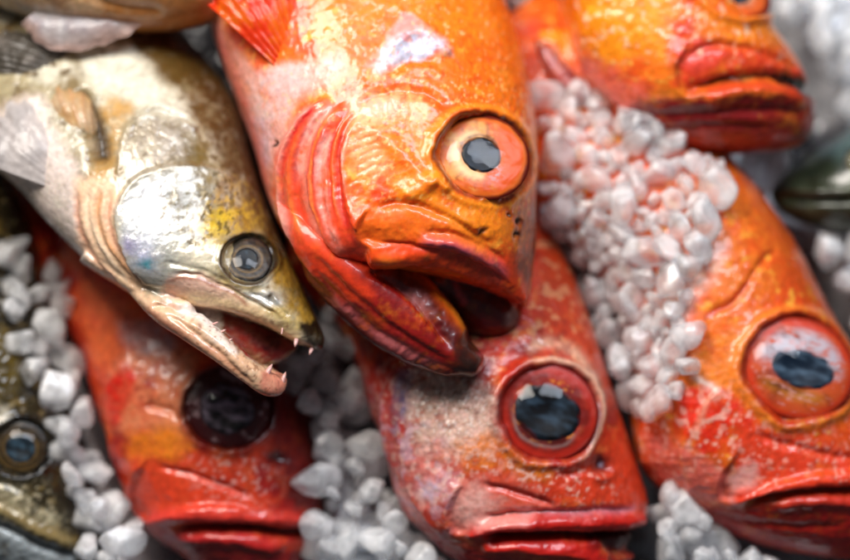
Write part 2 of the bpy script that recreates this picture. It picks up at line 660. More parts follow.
def ice_mat(name, tint, clear=(0.0, 0.55), scale=0.016):
    """frosted ice: milky scattering core, clearer patches that let the light and what lies below through, wet glossy facets"""
    m = bpy.data.materials.new(name)
    m.use_nodes = True
    nt = m.node_tree
    L = nt.links
    b = nt.nodes['Principled BSDF']
    out = nt.nodes['Material Output']
    tc = node(nt, 'ShaderNodeTexCoord')
    oi = node(nt, 'ShaderNodeObjectInfo')
    mp = node(nt, 'ShaderNodeVectorMath', operation='MULTIPLY_ADD')
    L.new(tc.outputs['Object'], mp.inputs[0])
    mp.inputs[1].default_value = (1, 1, 1)
    L.new(oi.outputs['Random'], mp.inputs[2])
    nz = node(nt, 'ShaderNodeTexNoise')
    nz.inputs['Scale'].default_value = 1.3 if name == 'ice' else 90
    nz.inputs['Detail'].default_value = 2
    L.new(mp.outputs[0], nz.inputs['Vector'])
    cr = node(nt, 'ShaderNodeMapRange')
    cr.inputs['From Min'].default_value = 0.36
    cr.inputs['From Max'].default_value = 0.72
    cr.inputs['To Min'].default_value, cr.inputs['To Max'].default_value = clear
    L.new(nz.outputs['Fac'], cr.inputs['Value'])
    n2 = node(nt, 'ShaderNodeTexNoise')
    n2.inputs['Scale'].default_value = 3.2 if name == 'ice' else 200
    n2.inputs['Detail'].default_value = 5
    L.new(mp.outputs[0], n2.inputs['Vector'])
    bp = node(nt, 'ShaderNodeBump')
    bp.inputs['Strength'].default_value = 0.10
    bp.inputs['Distance'].default_value = 0.0022
    L.new(n2.outputs['Fac'], bp.inputs['Height'])
    L.new(bp.outputs['Normal'], b.inputs['Normal'])
    rr = node(nt, 'ShaderNodeMapRange')
    rr.inputs['To Min'].default_value = 0.05
    rr.inputs['To Max'].default_value = 0.32
    L.new(n2.outputs['Fac'], rr.inputs['Value'])
    L.new(rr.outputs[0], b.inputs['Roughness'])
    b.inputs['Base Color'].default_value = (*tint, 1)
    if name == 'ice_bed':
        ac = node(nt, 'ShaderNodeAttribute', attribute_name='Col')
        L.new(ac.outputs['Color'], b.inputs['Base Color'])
    b.inputs['IOR'].default_value = 1.33
    b.inputs['Subsurface Weight'].default_value = 1.0
    b.inputs['Subsurface Radius'].default_value = (0.9, 0.95, 1)
    b.inputs['Subsurface Scale'].default_value = scale
    b.inputs['Coat Weight'].default_value = 1.0
    b.inputs['Coat Roughness'].default_value = 0.05
    L.new(bp.outputs['Normal'], b.inputs['Coat Normal'])
    gl = node(nt, 'ShaderNodeBsdfGlass')
    gl.inputs['IOR'].default_value = 1.12
    gl.inputs['Roughness'].default_value = 0.12
    tr = node(nt, 'ShaderNodeBsdfTransparent')
    tr.inputs['Color'].default_value = (0.93, 0.95, 0.97, 1)
    m1 = node(nt, 'ShaderNodeMixShader')
    m1.inputs[0].default_value = 0.8
    L.new(gl.outputs[0], m1.inputs[1])
    L.new(tr.outputs[0], m1.inputs[2])
    m2 = node(nt, 'ShaderNodeMixShader')
    L.new(cr.outputs[0], m2.inputs[0])
    L.new(b.outputs[0], m2.inputs[1])
    L.new(m1.outputs[0], m2.inputs[2])
    L.new(m2.outputs[0], out.inputs['Surface'])
    M[name] = m


skin_mat('rockfish_skin')
skin_mat('walleye_skin', bump=0.10, cell=700, coat=0.8, sss=0.08)
fm = skin_mat('fin', bump=0.14, cell=500, coat=0.5, sss=0.0)
_nt = fm.node_tree
_tl = node(_nt, 'ShaderNodeBsdfTranslucent')
_tr = node(_nt, 'ShaderNodeBsdfTransparent')
_a1, _a2 = node(_nt, 'ShaderNodeMixShader'), node(_nt, 'ShaderNodeMixShader')
_at = node(_nt, 'ShaderNodeAttribute', attribute_name='Col')
_nt.links.new(_at.outputs['Color'], _tl.inputs['Color'])
_a1.inputs[0].default_value, _a2.inputs[0].default_value = 0.4, 0.18
_nt.links.new(_nt.nodes['Principled BSDF'].outputs[0], _a1.inputs[1])
_nt.links.new(_tl.outputs[0], _a1.inputs[2])
_nt.links.new(_a1.outputs[0], _a2.inputs[1])
_nt.links.new(_tr.outputs[0], _a2.inputs[2])
_nt.links.new(_a2.outputs[0], _nt.nodes['Material Output'].inputs['Surface'])
eye_mats()
ice_mat('ice', (0.985, 0.985, 0.99), clear=(0.36, 0.78), scale=0.007)
ice_mat('ice_bed', (0.74, 0.76, 0.80), clear=(0.0, 0.0), scale=0.006)

tooth_m = bpy.data.materials.new('tooth')
tooth_m.use_nodes = True
_b = tooth_m.node_tree.nodes['Principled BSDF']
_b.inputs['Base Color'].default_value = (0.62, 0.36, 0.33, 1)
_b.inputs['Roughness'].default_value = 0.25
_b.inputs['Subsurface Weight'].default_value = 0.3
_b.inputs['Subsurface Scale'].default_value = 0.002
_n = node(tooth_m.node_tree, 'ShaderNodeTexNoise')
_n.inputs['Scale'].default_value = 900
_bp = node(tooth_m.node_tree, 'ShaderNodeBump')
_bp.inputs['Strength'].default_value = 0.1
tooth_m.node_tree.links.new(_n.outputs['Fac'], _bp.inputs['Height'])
tooth_m.node_tree.links.new(_bp.outputs['Normal'], _b.inputs['Normal'])
M['tooth'] = tooth_m


# eye colour styles --------------------------------------------------
def mixc(a, b, k):
    return a * (1 - k[:, None]) + b * k[:, None]


def eye_style(inner, outer, rim, dark, pup, r1=0.55, r2=0.88, streak=None):
    def f(x, y, r, t, nv, nr):
        c = mixc(np.tile(lin(*inner), (len(r), 1)), lin(*outer), sst(r1 - 0.15, r1 + 0.2, r + 0.18 * nv + 0.10 * x))
        c = mixc(c, lin(*dark), np.clip(sst(0.15, 0.5, nr) * 0.65, 0, 1))
        c = mixc(c, lin(*rim), sst(r2 - 0.08, r2 + 0.06, r + 0.05 * nv))
        if streak is not None:
            c = mixc(c, lin(*streak), np.clip(sst(0.18, 0.36, nv) * 0.8, 0, 1))
        return c
    f.pup = (lin(*pup[0]), lin(*pup[1]))
    return f


def eye_tex(x, y, sx, sy, seed, o=4):
    return fbm(np.stack([x * sx, y * sy, x * 0], 1) + seed * 3.7, 1.0, o, seed)


def style_big(x, y, r, t, nv, nr):
    """cream iris washed with orange and red, wrinkled beside the lens"""
    n1, n2 = eye_tex(x, y, 2.5, 2.5, 5), eye_tex(x, y, 9, 9, 6)
    rr = np.hypot(x + 0.10, y - 0.02)
    c = mixc(np.tile(lin(218, 146, 72), (len(r), 1)), lin(212, 96, 30), sst(-0.22, 0.22, n1 + 0.4 * n2))
    c = mixc(c, lin(124, 46, 16), 0.55 * sst(0.05, 0.4, nr + 0.3 * n2))
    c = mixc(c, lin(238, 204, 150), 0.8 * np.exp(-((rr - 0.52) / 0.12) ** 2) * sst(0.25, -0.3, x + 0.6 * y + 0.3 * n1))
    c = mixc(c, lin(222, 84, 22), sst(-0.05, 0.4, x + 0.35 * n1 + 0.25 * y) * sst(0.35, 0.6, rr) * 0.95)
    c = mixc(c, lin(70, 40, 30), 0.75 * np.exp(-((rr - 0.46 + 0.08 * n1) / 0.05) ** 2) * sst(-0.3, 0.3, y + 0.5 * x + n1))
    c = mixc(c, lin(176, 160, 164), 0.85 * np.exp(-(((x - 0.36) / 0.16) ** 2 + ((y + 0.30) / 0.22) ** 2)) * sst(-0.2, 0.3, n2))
    c = mixc(c, lin(150, 130, 130), 0.7 * np.exp(-(((x + 0.6) / 0.14) ** 2 + ((y - 0.06) / 0.22) ** 2)) * sst(-0.1, 0.3, n2))
    c = mixc(c, lin(214, 100, 26), sst(0.82, 0.96, r + 0.10 * n1))
    return mixc(c, lin(90, 20, 10), sst(0.92, 1.02, r + 0.06 * n1))


style_big.pup = (lin(5, 10, 18), lin(46, 60, 80))


def style_right(x, y, r, t, nv, nr):
    """bulging glassy eye: cloudy grey above, amber below, streaked along its width"""
    n1, n2 = eye_tex(x, y, 1.6, 6.0, 15), eye_tex(x, y, 6, 16, 16)
    c = mixc(np.tile(lin(204, 80, 36), (len(r), 1)), lin(178, 50, 28), sst(-0.1, 0.3, n1))
    c = mixc(c, lin(196, 190, 200), 0.95 * sst(-0.2, 0.15, y + 0.35 * n1) * sst(0.92, 0.66, r) * sst(-0.45, 0.1, n2 + n1 + 0.2))
    c = mixc(c, lin(196, 122, 40), 0.9 * np.exp(-(((y + 0.52 + 0.12 * x) / 0.17) ** 2)) * sst(0.9, 0.6, r) * sst(-0.5, 0.0, n1 + 0.2))
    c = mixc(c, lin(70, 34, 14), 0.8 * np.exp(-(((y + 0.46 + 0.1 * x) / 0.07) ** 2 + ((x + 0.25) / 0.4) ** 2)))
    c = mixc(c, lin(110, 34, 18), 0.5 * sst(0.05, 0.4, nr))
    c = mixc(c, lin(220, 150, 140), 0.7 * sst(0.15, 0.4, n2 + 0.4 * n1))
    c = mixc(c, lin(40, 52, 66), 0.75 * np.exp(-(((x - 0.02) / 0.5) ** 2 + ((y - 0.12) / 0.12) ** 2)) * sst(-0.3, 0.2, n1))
    c = mixc(c, lin(206, 60, 26), sst(0.82, 0.94, r + 0.12 * n1))
    return mixc(c, lin(150, 40, 20), sst(0.93, 1.02, r))


style_right.pup = (lin(10, 26, 42), lin(96, 120, 142))


def style_red(x, y, r, t, nv, nr):
    """dark lens in a ring of red, orange flecks around it"""
    n1, n2 = eye_tex(x, y, 2.2, 2.2, 25), eye_tex(x, y, 8, 8, 26)
    c = mixc(np.tile(lin(120, 24, 16), (len(r), 1)), lin(166, 44, 28), sst(-0.1, 0.3, n1))
    c = mixc(c, lin(206, 120, 50), 0.9 * sst(0.1, 0.3, n2 + 0.5 * n1) * np.exp(-((r - 0.64) / 0.10) ** 2))
    c = mixc(c, lin(150, 130, 126), 0.6 * np.exp(-((r - 0.74 + 0.1 * n1) / 0.04) ** 2) * sst(0.0, -0.5, y))
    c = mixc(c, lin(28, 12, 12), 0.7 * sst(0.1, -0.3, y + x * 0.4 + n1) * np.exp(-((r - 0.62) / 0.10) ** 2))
    c = mixc(c, lin(178, 40, 26), sst(0.78, 0.92, r + 0.06 * n1))
    return mixc(c, lin(110, 16, 12), sst(0.95, 1.03, r))


style_red.pup = (lin(4, 6, 11), lin(56, 76, 94))

def style_walleye(x, y, r, t, nv, nr):
    """dark bronze iris with a thin pale ring round the lens"""
    n1, n2 = eye_tex(x, y, 3, 3, 35), eye_tex(x, y, 10, 10, 36)
    c = mixc(np.tile(lin(52, 38, 18), (len(r), 1)), lin(24, 18, 10), sst(-0.1, 0.3, n1 + 0.5 * n2))
    c = mixc(c, lin(112, 86, 42), 0.7 * np.exp(-((r - 0.60) / 0.05) ** 2) * sst(-0.5, 0.1, n1 + 0.25))
    c = mixc(c, lin(110, 86, 44), 0.6 * np.exp(-((r - 0.84 + 0.06 * n1) / 0.05) ** 2) * sst(0.3, -0.5, y + 0.3 * x))
    return mixc(c, lin(14, 11, 7), sst(0.88, 0.98, r))


style_walleye.pup = (lin(7, 15, 21), lin(58, 82, 98))

FISH = []

# =================================================================== the big orange rockfish in the middle
def big_rockfish():
    body = loft([
        (330, -470, 240, -440, 30), (400, -360, 150, -380, 70), (462, -190, 130, -200, 104), (512, -20, 186, -20, 122),
        (531, 50, 214, 60, 128), (541, 105, 243, 135, 130), (542, 150, 262, 195, 127), (540, 200, 285, 240, 118),
        (540, 236, 318, 262, 104), (538, 258, 372, 258, 88), (536, 276, 428, 264, 70), (533, 292, 480, 276, 50), (530, 305, 510, 292, 26), (527, 310, 520, 303, 6)],
        nS=170, nT=96, p=0.92)
    jaw = loft([
        (300, 170, 262, 195, 60, 0), (345, 222, 276, 225, 78, 6), (375, 256, 302, 268, 76, 8), (410, 272, 336, 305, 66, 10),
        (435, 292, 378, 342, 54, 10), (455, 317, 420, 364, 42, 8), (471, 341, 450, 374, 30, 8), (483, 354, 470, 378, 20, 8), (486, 364, 480, 374, 6, 6)], nS=110, nT=72, p=0.9)
    lining = loft([
        (400, 230, 380, 280, 40, -15), (450, 240, 430, 310, 46, -26), (500, 270, 462, 332, 44, -30), (518, 300, 482, 340, 38, -34),
        (526, 318, 500, 342, 24, -36), (524, 332, 514, 340, 8, -36)], nS=60, nT=48)
    s = Sculpt('rockfish', [body, jaw, lining], 1.6, 11, 195, 0.34, smooth=5)
    s.crease = 40
    q = s.q
    # ---- pigment
    s.base((238, 106, 20), ((228, 70, 20), 60, 0.04, 0.25), ((246, 136, 26), 40, 0.14, 0.2), ((250, 170, 60), 14, 0.30, 0.15))
    y = q[:, 1]
    x = q[:, 0]
    alln = np.arange(s.n)
    # back: orange-brown along the dorsal edge, red on the lower head
    s.ppoly([(500, -120), (555, -20), (560, 160), (560, 260), (520, 250), (535, 180), (520, 60), (480, -60)], (205, 96, 18), 0.8, 16, 0.4)
    s.ppoly([(290, 200), (360, 205), (420, 225), (480, 255), (545, 270), (540, 320), (480, 300), (400, 280), (320, 280), (290, 250)], (232, 66, 22), 0.85, 18, 0.5)
    s.ppoly([(360, 232), (372, 212), (410, 205), (470, 218), (500, 240), (470, 246), (410, 240), (366, 250)], (240, 108, 24), 0.9, 8, 0.4)
    s.ppoly([(430, 208), (470, 200), (508, 214), (505, 240), (480, 238), (450, 228)], (242, 132, 24), 0.85, 8, 0.4)
    # bright yellow forehead
    s.ppoly([(330, -60), (480, -60), (530, 60), (530, 120), (470, 110), (430, 90), (350, 95), (330, 40)], (234, 112, 16), 0.75, 22, 0.6)
    s.ppoly([(345, -40), (470, -40), (505, 20), (460, 40), (400, 15), (350, 30)], (240, 128, 20), 0.65, 16, 0.7)
    # pale belly and throat strip
    s.ppoly([(180, -40), (250, 60), (300, 60), (345, 55), (330, 85), (300, 100), (288, 130), (274, 165), (272, 215), (262, 215), (235, 130), (200, 50)], (236, 164, 148), 0.92, 9, 0.35)
    s.ppoly([(248, 70), (300, 62), (300, 92), (270, 120), (246, 112)], (232, 190, 184), 0.8, 9, 0.7)
    s.ppoly([(240, 110), (262, 120), (268, 150), (262, 168), (250, 150)], (214, 190, 206), 0.7, 6, 0.5)
    s.pline([(190, -10), (222, 60), (246, 125), (258, 175), (268, 215)], 9, (244, 122, 104), 0.75, brk=0.4)
    # gill cover: red, striped pink
    s.ppoly([(322, 98), (352, 115), (346, 160), (350, 205), (364, 240), (372, 290), (330, 285), (292, 240), (276, 205), (276, 155), (295, 118)], (238, 74, 40), 0.92, 7, 0.3)
    for pts, w, c, a in [
        ([(324, 102), (300, 118), (284, 148), (280, 185), (287, 220), (300, 248)], 4.5, (250, 170, 158), 0.8),
        ([(338, 104), (318, 130), (309, 172), (316, 216), (334, 246)], 4.5, (250, 150, 128), 0.75),
        ([(326, 110), (303, 138), (294, 178), (300, 218), (318, 252)], 3.5, (222, 50, 34), 0.8),
        ([(352, 122), (341, 150), (341, 182), (350, 214), (362, 240)], 5, (222, 48, 24), 0.75),
        ([(330, 118), (318, 150), (316, 190), (326, 226)], 3.0, (206, 36, 28), 0.7)]:
        s.pline(pts, w, c, a, brk=0.4)
    e1 = np.array([(324, 100), (302, 118), (285, 148), (280, 185), (287, 220), (306, 254)], float)
    e2 = np.array([(362, 108), (352, 130), (346, 160), (350, 200), (362, 236), (376, 262)], float)
    gr_ = np.random.default_rng(44)
    for k in range(15):
        f = (k + 0.5 + gr_.uniform(-0.3, 0.3)) / 15
        ln = e1 * (1 - f) + e2 * f
        a0, a1 = int(gr_.integers(0, 2)), int(gr_.integers(4, 7))
        ln = ln[a0:a1] if a1 - a0 > 2 else ln
        cc_ = [(250, 160, 140), (206, 34, 28), (252, 130, 60), (180, 24, 24), (250, 190, 176)][k % 5]
        s.pline(ln.tolist(), gr_.uniform(1.6, 3.4), cc_, gr_.uniform(0.5, 0.85), t=(0.2, 0.3), brk=0.8)
        (s.groove if k % 2 else s.ridge)(ln.tolist(), gr_.uniform(2.0, 3.5), gr_.uniform(0.8, 2.0), (0.25, 0.3))
    # cheek: pale patch with streaks
    s.ppoly([(345, 98), (400, 92), (428, 104), (425, 122), (395, 128), (385, 175), (362, 180), (350, 150), (352, 120)], (240, 166, 110), 0.75, 9, 0.7)
    s.ppoly([(352, 98), (398, 98), (395, 118), (358, 120)], (232, 170, 140), 0.6, 8, 0.9)
    for k in range(7):
        yy = 128 + 8 * k
        s.pline([(352 + k, yy + 8), (372, yy + 1), (394 - k * 2, yy - 3)], 1.8, (238, 116, 40), 0.55, brk=0.9)
        s.groove([(352 + k, yy + 8), (372, yy + 1), (394 - k * 2, yy - 3)], 1.8, 0.4)
    s.ppoly([(390, 120), (430, 118), (440, 160), (430, 190), (395, 196), (385, 160)], (244, 128, 22), 0.7, 12, 0.6)
    # white torn patch on the nape
    s.ppoly([(368, 62), (384, 40), (402, 14), (414, 16), (424, 26), (446, 40), (452, 54), (436, 54), (414, 50), (396, 62), (380, 72)], (236, 196, 196), 0.9, 5, 0.5, rough=0.2)
    s.ppoly([(384, 54), (404, 30), (424, 32), (446, 48), (430, 52), (400, 62)], (206, 204, 222), 0.95, 4, 0.3)
    s.ppoly([(392, 30), (404, 12), (418, 20), (408, 30)], (244, 140, 130), 0.9, 4, 0.3)
    # jaw
    s.ppoly([(284, 236), (312, 262), (345, 290), (400, 330), (470, 352), (490, 370), (470, 384), (430, 378), (375, 350), (325, 305)], (86, 10, 12), 0.97, 8, 0.3)
    s.ppoly([(330, 262), (366, 268), (400, 280), (440, 305), (466, 345), (460, 366), (420, 352), (370, 316)], (128, 15, 12), 0.97, 6, 0.3)
    s.pline([(350, 285), (390, 318), (430, 348)], 6, (160, 28, 22), 0.55, brk=0.9)
    s.ppoly([(304, 248), (346, 262), (372, 296), (350, 298), (322, 278)], (216, 58, 24), 0.9, 9, 0.5)
    s.ppoly([(384, 262), (420, 268), (446, 284), (466, 308), (482, 344), (488, 364), (470, 380), (452, 350), (430, 310), (400, 284)], (74, 8, 10), 0.98, 4, 0.15)
    s.pline([(368, 261), (392, 265), (413, 276), (433, 294), (452, 318), (466, 340)], 5.0, (222, 76, 18), 1.0, t=(0.05, 0.25))
    s.pline([(420, 283), (437, 299), (453, 320), (465, 340)], 3.0, (206, 122, 26), 0.8, t=(0.3, 0.3))
    s.ppoly([(408, 290), (417, 291), (430, 304), (435, 316), (425, 311), (412, 301)], (186, 112, 108), 0.7, 4, 0.5)
    s.ppoly([(460, 342), (480, 338), (492, 362), (484, 384), (462, 384), (454, 364)], (40, 20, 12), 0.95, 8, 0.25)
    s.pell((486, 352), 6, 5, 20, (176, 60, 66), 0.85)
    s.pline([(300, 262), (345, 305), (400, 345), (452, 372)], 3, (176, 90, 90), 0.45, brk=0.9)
    # upper lip: a bright band from the corner of the mouth to the snout
    s.pline([(366, 252), (392, 256), (420, 261), (450, 268), (480, 278), (510, 292), (526, 300)], 9, (238, 74, 20), 1.0, t=(0.04, 0.05))
    s.pline([(372, 252), (410, 259), (450, 270), (490, 285)], 3.5, (250, 128, 40), 0.8)
    s.pline([(415, 241), (440, 244), (466, 251), (492, 264), (512, 282)], 6.5, (206, 84, 92), 0.9, brk=0.3)
    s.pline([(436, 244), (456, 249), (470, 255)], 4, (140, 62, 96), 0.7, brk=0.3)
    s.pline([(380, 262), (430, 269), (480, 286), (514, 302)], 2.2, (150, 14, 16), 0.8)
    # dark snout patch and pores
    s.ppoly([(510, 210), (538, 200), (545, 250), (540, 300), (522, 290), (508, 245)], (116, 44, 16), 0.75, 12, 0.5)
    s.pell((519, 294), 8, 9, 0, (226, 60, 22), 0.9)
    # mouth interior
    lo = (s.P[:, 2] < 28) & (x > 385)
    s.ppoly([(446, 276), (470, 282), (500, 296), (524, 312), (532, 325), (518, 345), (486, 346), (470, 328), (452, 300)], (60, 6, 8), 0.97, 3.5, 0.1)
    s.ppoly([(470, 318), (500, 312), (526, 322), (520, 344), (490, 344)], (96, 10, 14), 0.9, 6, 0.2)
    s.pline([(452, 276), (458, 290), (468, 308)], 3.5, (190, 56, 58), 0.75, brk=0.3)
    # fin side of the body (where it lies under the fin) and general mottling
    s.speck((252, 200, 120), 5.5, 0.30, 0.5, sst(60, 90, y) * (1 - sst(190, 230, y)) * sst(330, 380, x))
    s.speck((226, 70, 20), 8, 0.28, 0.5, sst(0, 40, y) * (1 - sst(200, 240, y)) * sst(300, 360, x))
    s.speck((250, 200, 140), 6, 0.40, 0.5, sst(-40, 20, y) * (1 - sst(110, 150, y)) * sst(240, 280, x))
    for c, r in (((483, 231), 4.2), ((519, 222), 3.0), ((516, 236), 3.0), ((508, 214), 2.4), ((274, 141), 2)):
        s.pell(c, r, r * 1.1, 0, (24, 8, 6), 0.97, hard=2)
        s.disp -= 4.0 * np.exp(-(s.ell(c, r, r, 0) ** 2))
    # ---- relief
    s.step([(330, 92), (304, 114), (286, 142), (279, 182), (285, 222), (304, 256), (334, 290)], 9, 30, t=(0.1, 0.2))
    s.step([(346, 100), (326, 122), (313, 160), (314, 200), (330, 240), (352, 262)], 6, 22)
    s.step([(362, 112), (348, 138), (344, 172), (352, 212), (368, 240)], 5, 18)
    s.groove([(322, 118), (304, 150), (300, 190), (310, 230)], 4, 2.6)
    s.groove([(336, 124), (326, 160), (326, 196), (340, 232)], 3.5, 2.2)
    s.groove([(356, 106), (392, 92), (430, 96), (450, 110)], 5, 3)
    s.ridge([(400, 200), (420, 190), (438, 180), (448, 196)], 9, 5)
    s.ridge([(362, 118), (396, 150), (420, 176), (438, 190)], 8, 3.5)
    s.groove([(374, 210), (402, 204), (436, 214), (470, 232), (500, 250)], 4, 4)
    s.step([(520, 292), (486, 271), (450, 256), (410, 247), (372, 242), (362, 224), (372, 206)], 7, 26)
    s.ridge([(366, 253), (394, 257), (422, 262), (452, 269), (482, 279), (510, 293), (524, 301)], 7.5, 7, (0.05, 0.05))
    s.groove([(372, 246), (410, 249), (448, 256), (484, 270), (514, 290)], 4, 6.5)
    s.ridge([(415, 240), (446, 243), (474, 253), (500, 268)], 6, 4.5)
    s.groove([(420, 233), (450, 236), (480, 246), (508, 264)], 4, 3.5)
    s.ridge([(368, 262), (392, 267), (413, 277), (433, 295), (452, 320), (467, 345)], 6, 6, (0.05, 0.1))
    s.groove([(366, 270), (380, 275), (400, 287), (420, 304), (438, 328), (452, 354)], 4.5, 6)
    s.groove([(366, 262), (392, 264), (420, 270), (448, 278)], 3, 6)
    s.step([(465, 376), (420, 358), (372, 326), (334, 290), (308, 256)], 6, 20)
    s.groove([(312, 248), (338, 280), (376, 314), (420, 346), (456, 366)], 4, 3)
    s.ridge([(296, 254), (330, 296), (376, 336), (430, 366)], 4, 3)
    s.groove([(286, 230), (310, 268), (345, 304)], 3.5, 3)
    s.ridge([(384, 60), (404, 34), (420, 28), (440, 44), (452, 56)], 7, 5)
    s.groove([(440, 62), (412, 58), (386, 74)], 5, 3)
    s.bump((470, 225), 26, 10, 15, 4)
    s.bump((386, 225), 20, 12, -10, 3)
    m = sst(40, 90, y) * (1 - sst(230, 260, y)) * sst(330, 360, x)
    s.disp += m * (np.maximum(fbm(s.P, 7.5, 3, 901), -0.15) * 1.0)
    s.disp += (1 - sst(40, 120, y)) * np.maximum(fbm(s.P, 10, 3, 902), -0.1) * 1.3
    # crease ring around the eye
    s.socket((484, 156), 50, 45, 18, 14, 4, 0.12)
    s.groove([(432, 146), (440, 176), (462, 196), (490, 204), (516, 196)], 4, 3.5)
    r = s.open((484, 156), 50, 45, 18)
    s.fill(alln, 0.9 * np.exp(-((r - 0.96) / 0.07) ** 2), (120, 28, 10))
    s.fill(alln, 0.75 * np.exp(-((r - 1.12) / 0.08) ** 2), (246, 140, 26))
    s.rough[:] = 0.38
    s.slick([(284, 240), (320, 250), (366, 262), (420, 276), (460, 305), (490, 360), (480, 390), (430, 384), (375, 355), (320, 305)], 0.5)
    s.slick([(366, 246), (420, 252), (480, 266), (530, 290), (528, 312), (480, 292), (420, 276), (366, 264)], 0.4, 5)
    s.slick([(415, 238), (446, 241), (474, 251), (505, 268)], 0.25, w=9)
    s.slick([(322, 98), (346, 115), (340, 160), (345, 205), (364, 240), (366, 262), (330, 285), (292, 240), (276, 205), (276, 155), (295, 118)], 0.55)
    s.slick([(362, 232), (372, 208), (410, 202), (460, 214), (500, 240), (470, 246), (410, 240)], 0.6)
    s.build(M['rockfish_skin'], 'large bright orange rockfish in the middle with its dark mouth hanging open', 'fish', 'red and orange rockfish on the ice')
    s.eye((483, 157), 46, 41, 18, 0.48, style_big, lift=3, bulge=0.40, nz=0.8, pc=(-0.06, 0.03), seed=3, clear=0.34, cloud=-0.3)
    # pectoral fin folded back along the flank
    fin_sheet(s, (300, 66), [(198, -6), (214, -60), (250, -110), (300, -130), (340, -90)], 96, [(236, 66, 20), (244, 120, 24), (228, 44, 20)], 'pectoral_fin', seed=5, rays=13, curl=26, wid=34)
    FISH.append(s)
    return s


def fin_sheet(s, base, tips, z, cols, name, seed=1, rays=12, curl=20, wid=20, mat='rockfish_skin', ray_h=2.0, edge=None, zt=None):
    """a fin: rays fan out from its base to a curved outer edge; a thin closed sheet with raised rays"""
    nu, nv = rays * 10, 50
    tp = catmull(tips, nu)
    r_ = np.random.default_rng(seed)
    V, C = [], []
    frayed = 0.05 * np.abs(np.interp(np.arange(nu), np.arange(0, nu + 4, 4), r_.normal(size=len(np.arange(0, nu + 4, 4)))))
    d0 = np.array(tips[0], float) - np.array(tips[-1], float)
    d0 /= np.linalg.norm(d0)
    for side in (1, -1):
        for i in range(nu):
            u = i / (nu - 1)
            ray = math.cos(u * rays * 2 * math.pi)
            b = np.array(base, float) + d0 * wid * (0.5 - u)
            for j in range(nv):
                v = j / (nv - 1)
                p = b + (tp[i] - b) * v * (1 - 0.03 * v * (0.5 - 0.5 * ray) - frayed[i] * v)
                jag = 1 - 0.035 * (0.5 + 0.5 * -ray) * (v > 0.999)
                zz = z + curl * math.sin(v * math.pi * 0.8) * math.sin(math.pi * (0.15 + 0.7 * u)) + (0 if zt is None else zt * v)
                zz += side * (2.2 * (1 - 0.7 * v) + 0.28 * ray_h * ray * (1 - 0.4 * v)) + 0 * jag
                V.append((p[0], -p[1], zz))
                k = (0.5 + 0.5 * ray)
                C.append((u, v, k))
    V, C = np.array(V), np.array(C)
    n1 = fbm(V, 30, 4, seed)
    n2 = fbm(V, 8, 3, seed + 5)
    V[:, 2] += n1 * 7 * C[:, 1]
    col = mixc(np.tile(lin(*cols[0]), (len(V), 1)), lin(*cols[1]), sst(-0.1, 0.3, n1 + 0.3 * n2))
    col = mixc(col, lin(*cols[2]), C[:, 2] * 0.3)
    if edge is not None:
        col = mixc(col, lin(*edge), sst(0.5, 1.0, C[:, 1] + 0.3 * n1))
    F = []
    h = nu * nv
    for i in range(nu - 1):
        for j in range(nv - 1):
            a = i * nv + j
            F.append((a, a + 1, a + nv + 1, a + nv))
            F.append((h + a, h + a + nv, h + a + nv + 1, h + a + 1))
    for i in range(nu - 1):
        for j in (0, nv - 1):
            a = i * nv + j
            F.append((a, a + nv, h + a + nv, h + a))
    for j in range(nv - 1):
        for i in (0, nu - 1):
            a = i * nv + j
            F.append((a, h + a, h + a + 1, a + 1))
    ob = s.place(V, name, M['fin'], None, col, F)
    set_float(ob.data, 'grain', np.full(len(V), 0.4))
    set_float(ob.data, 'rough', np.full(len(V), 0.3))
    return ob


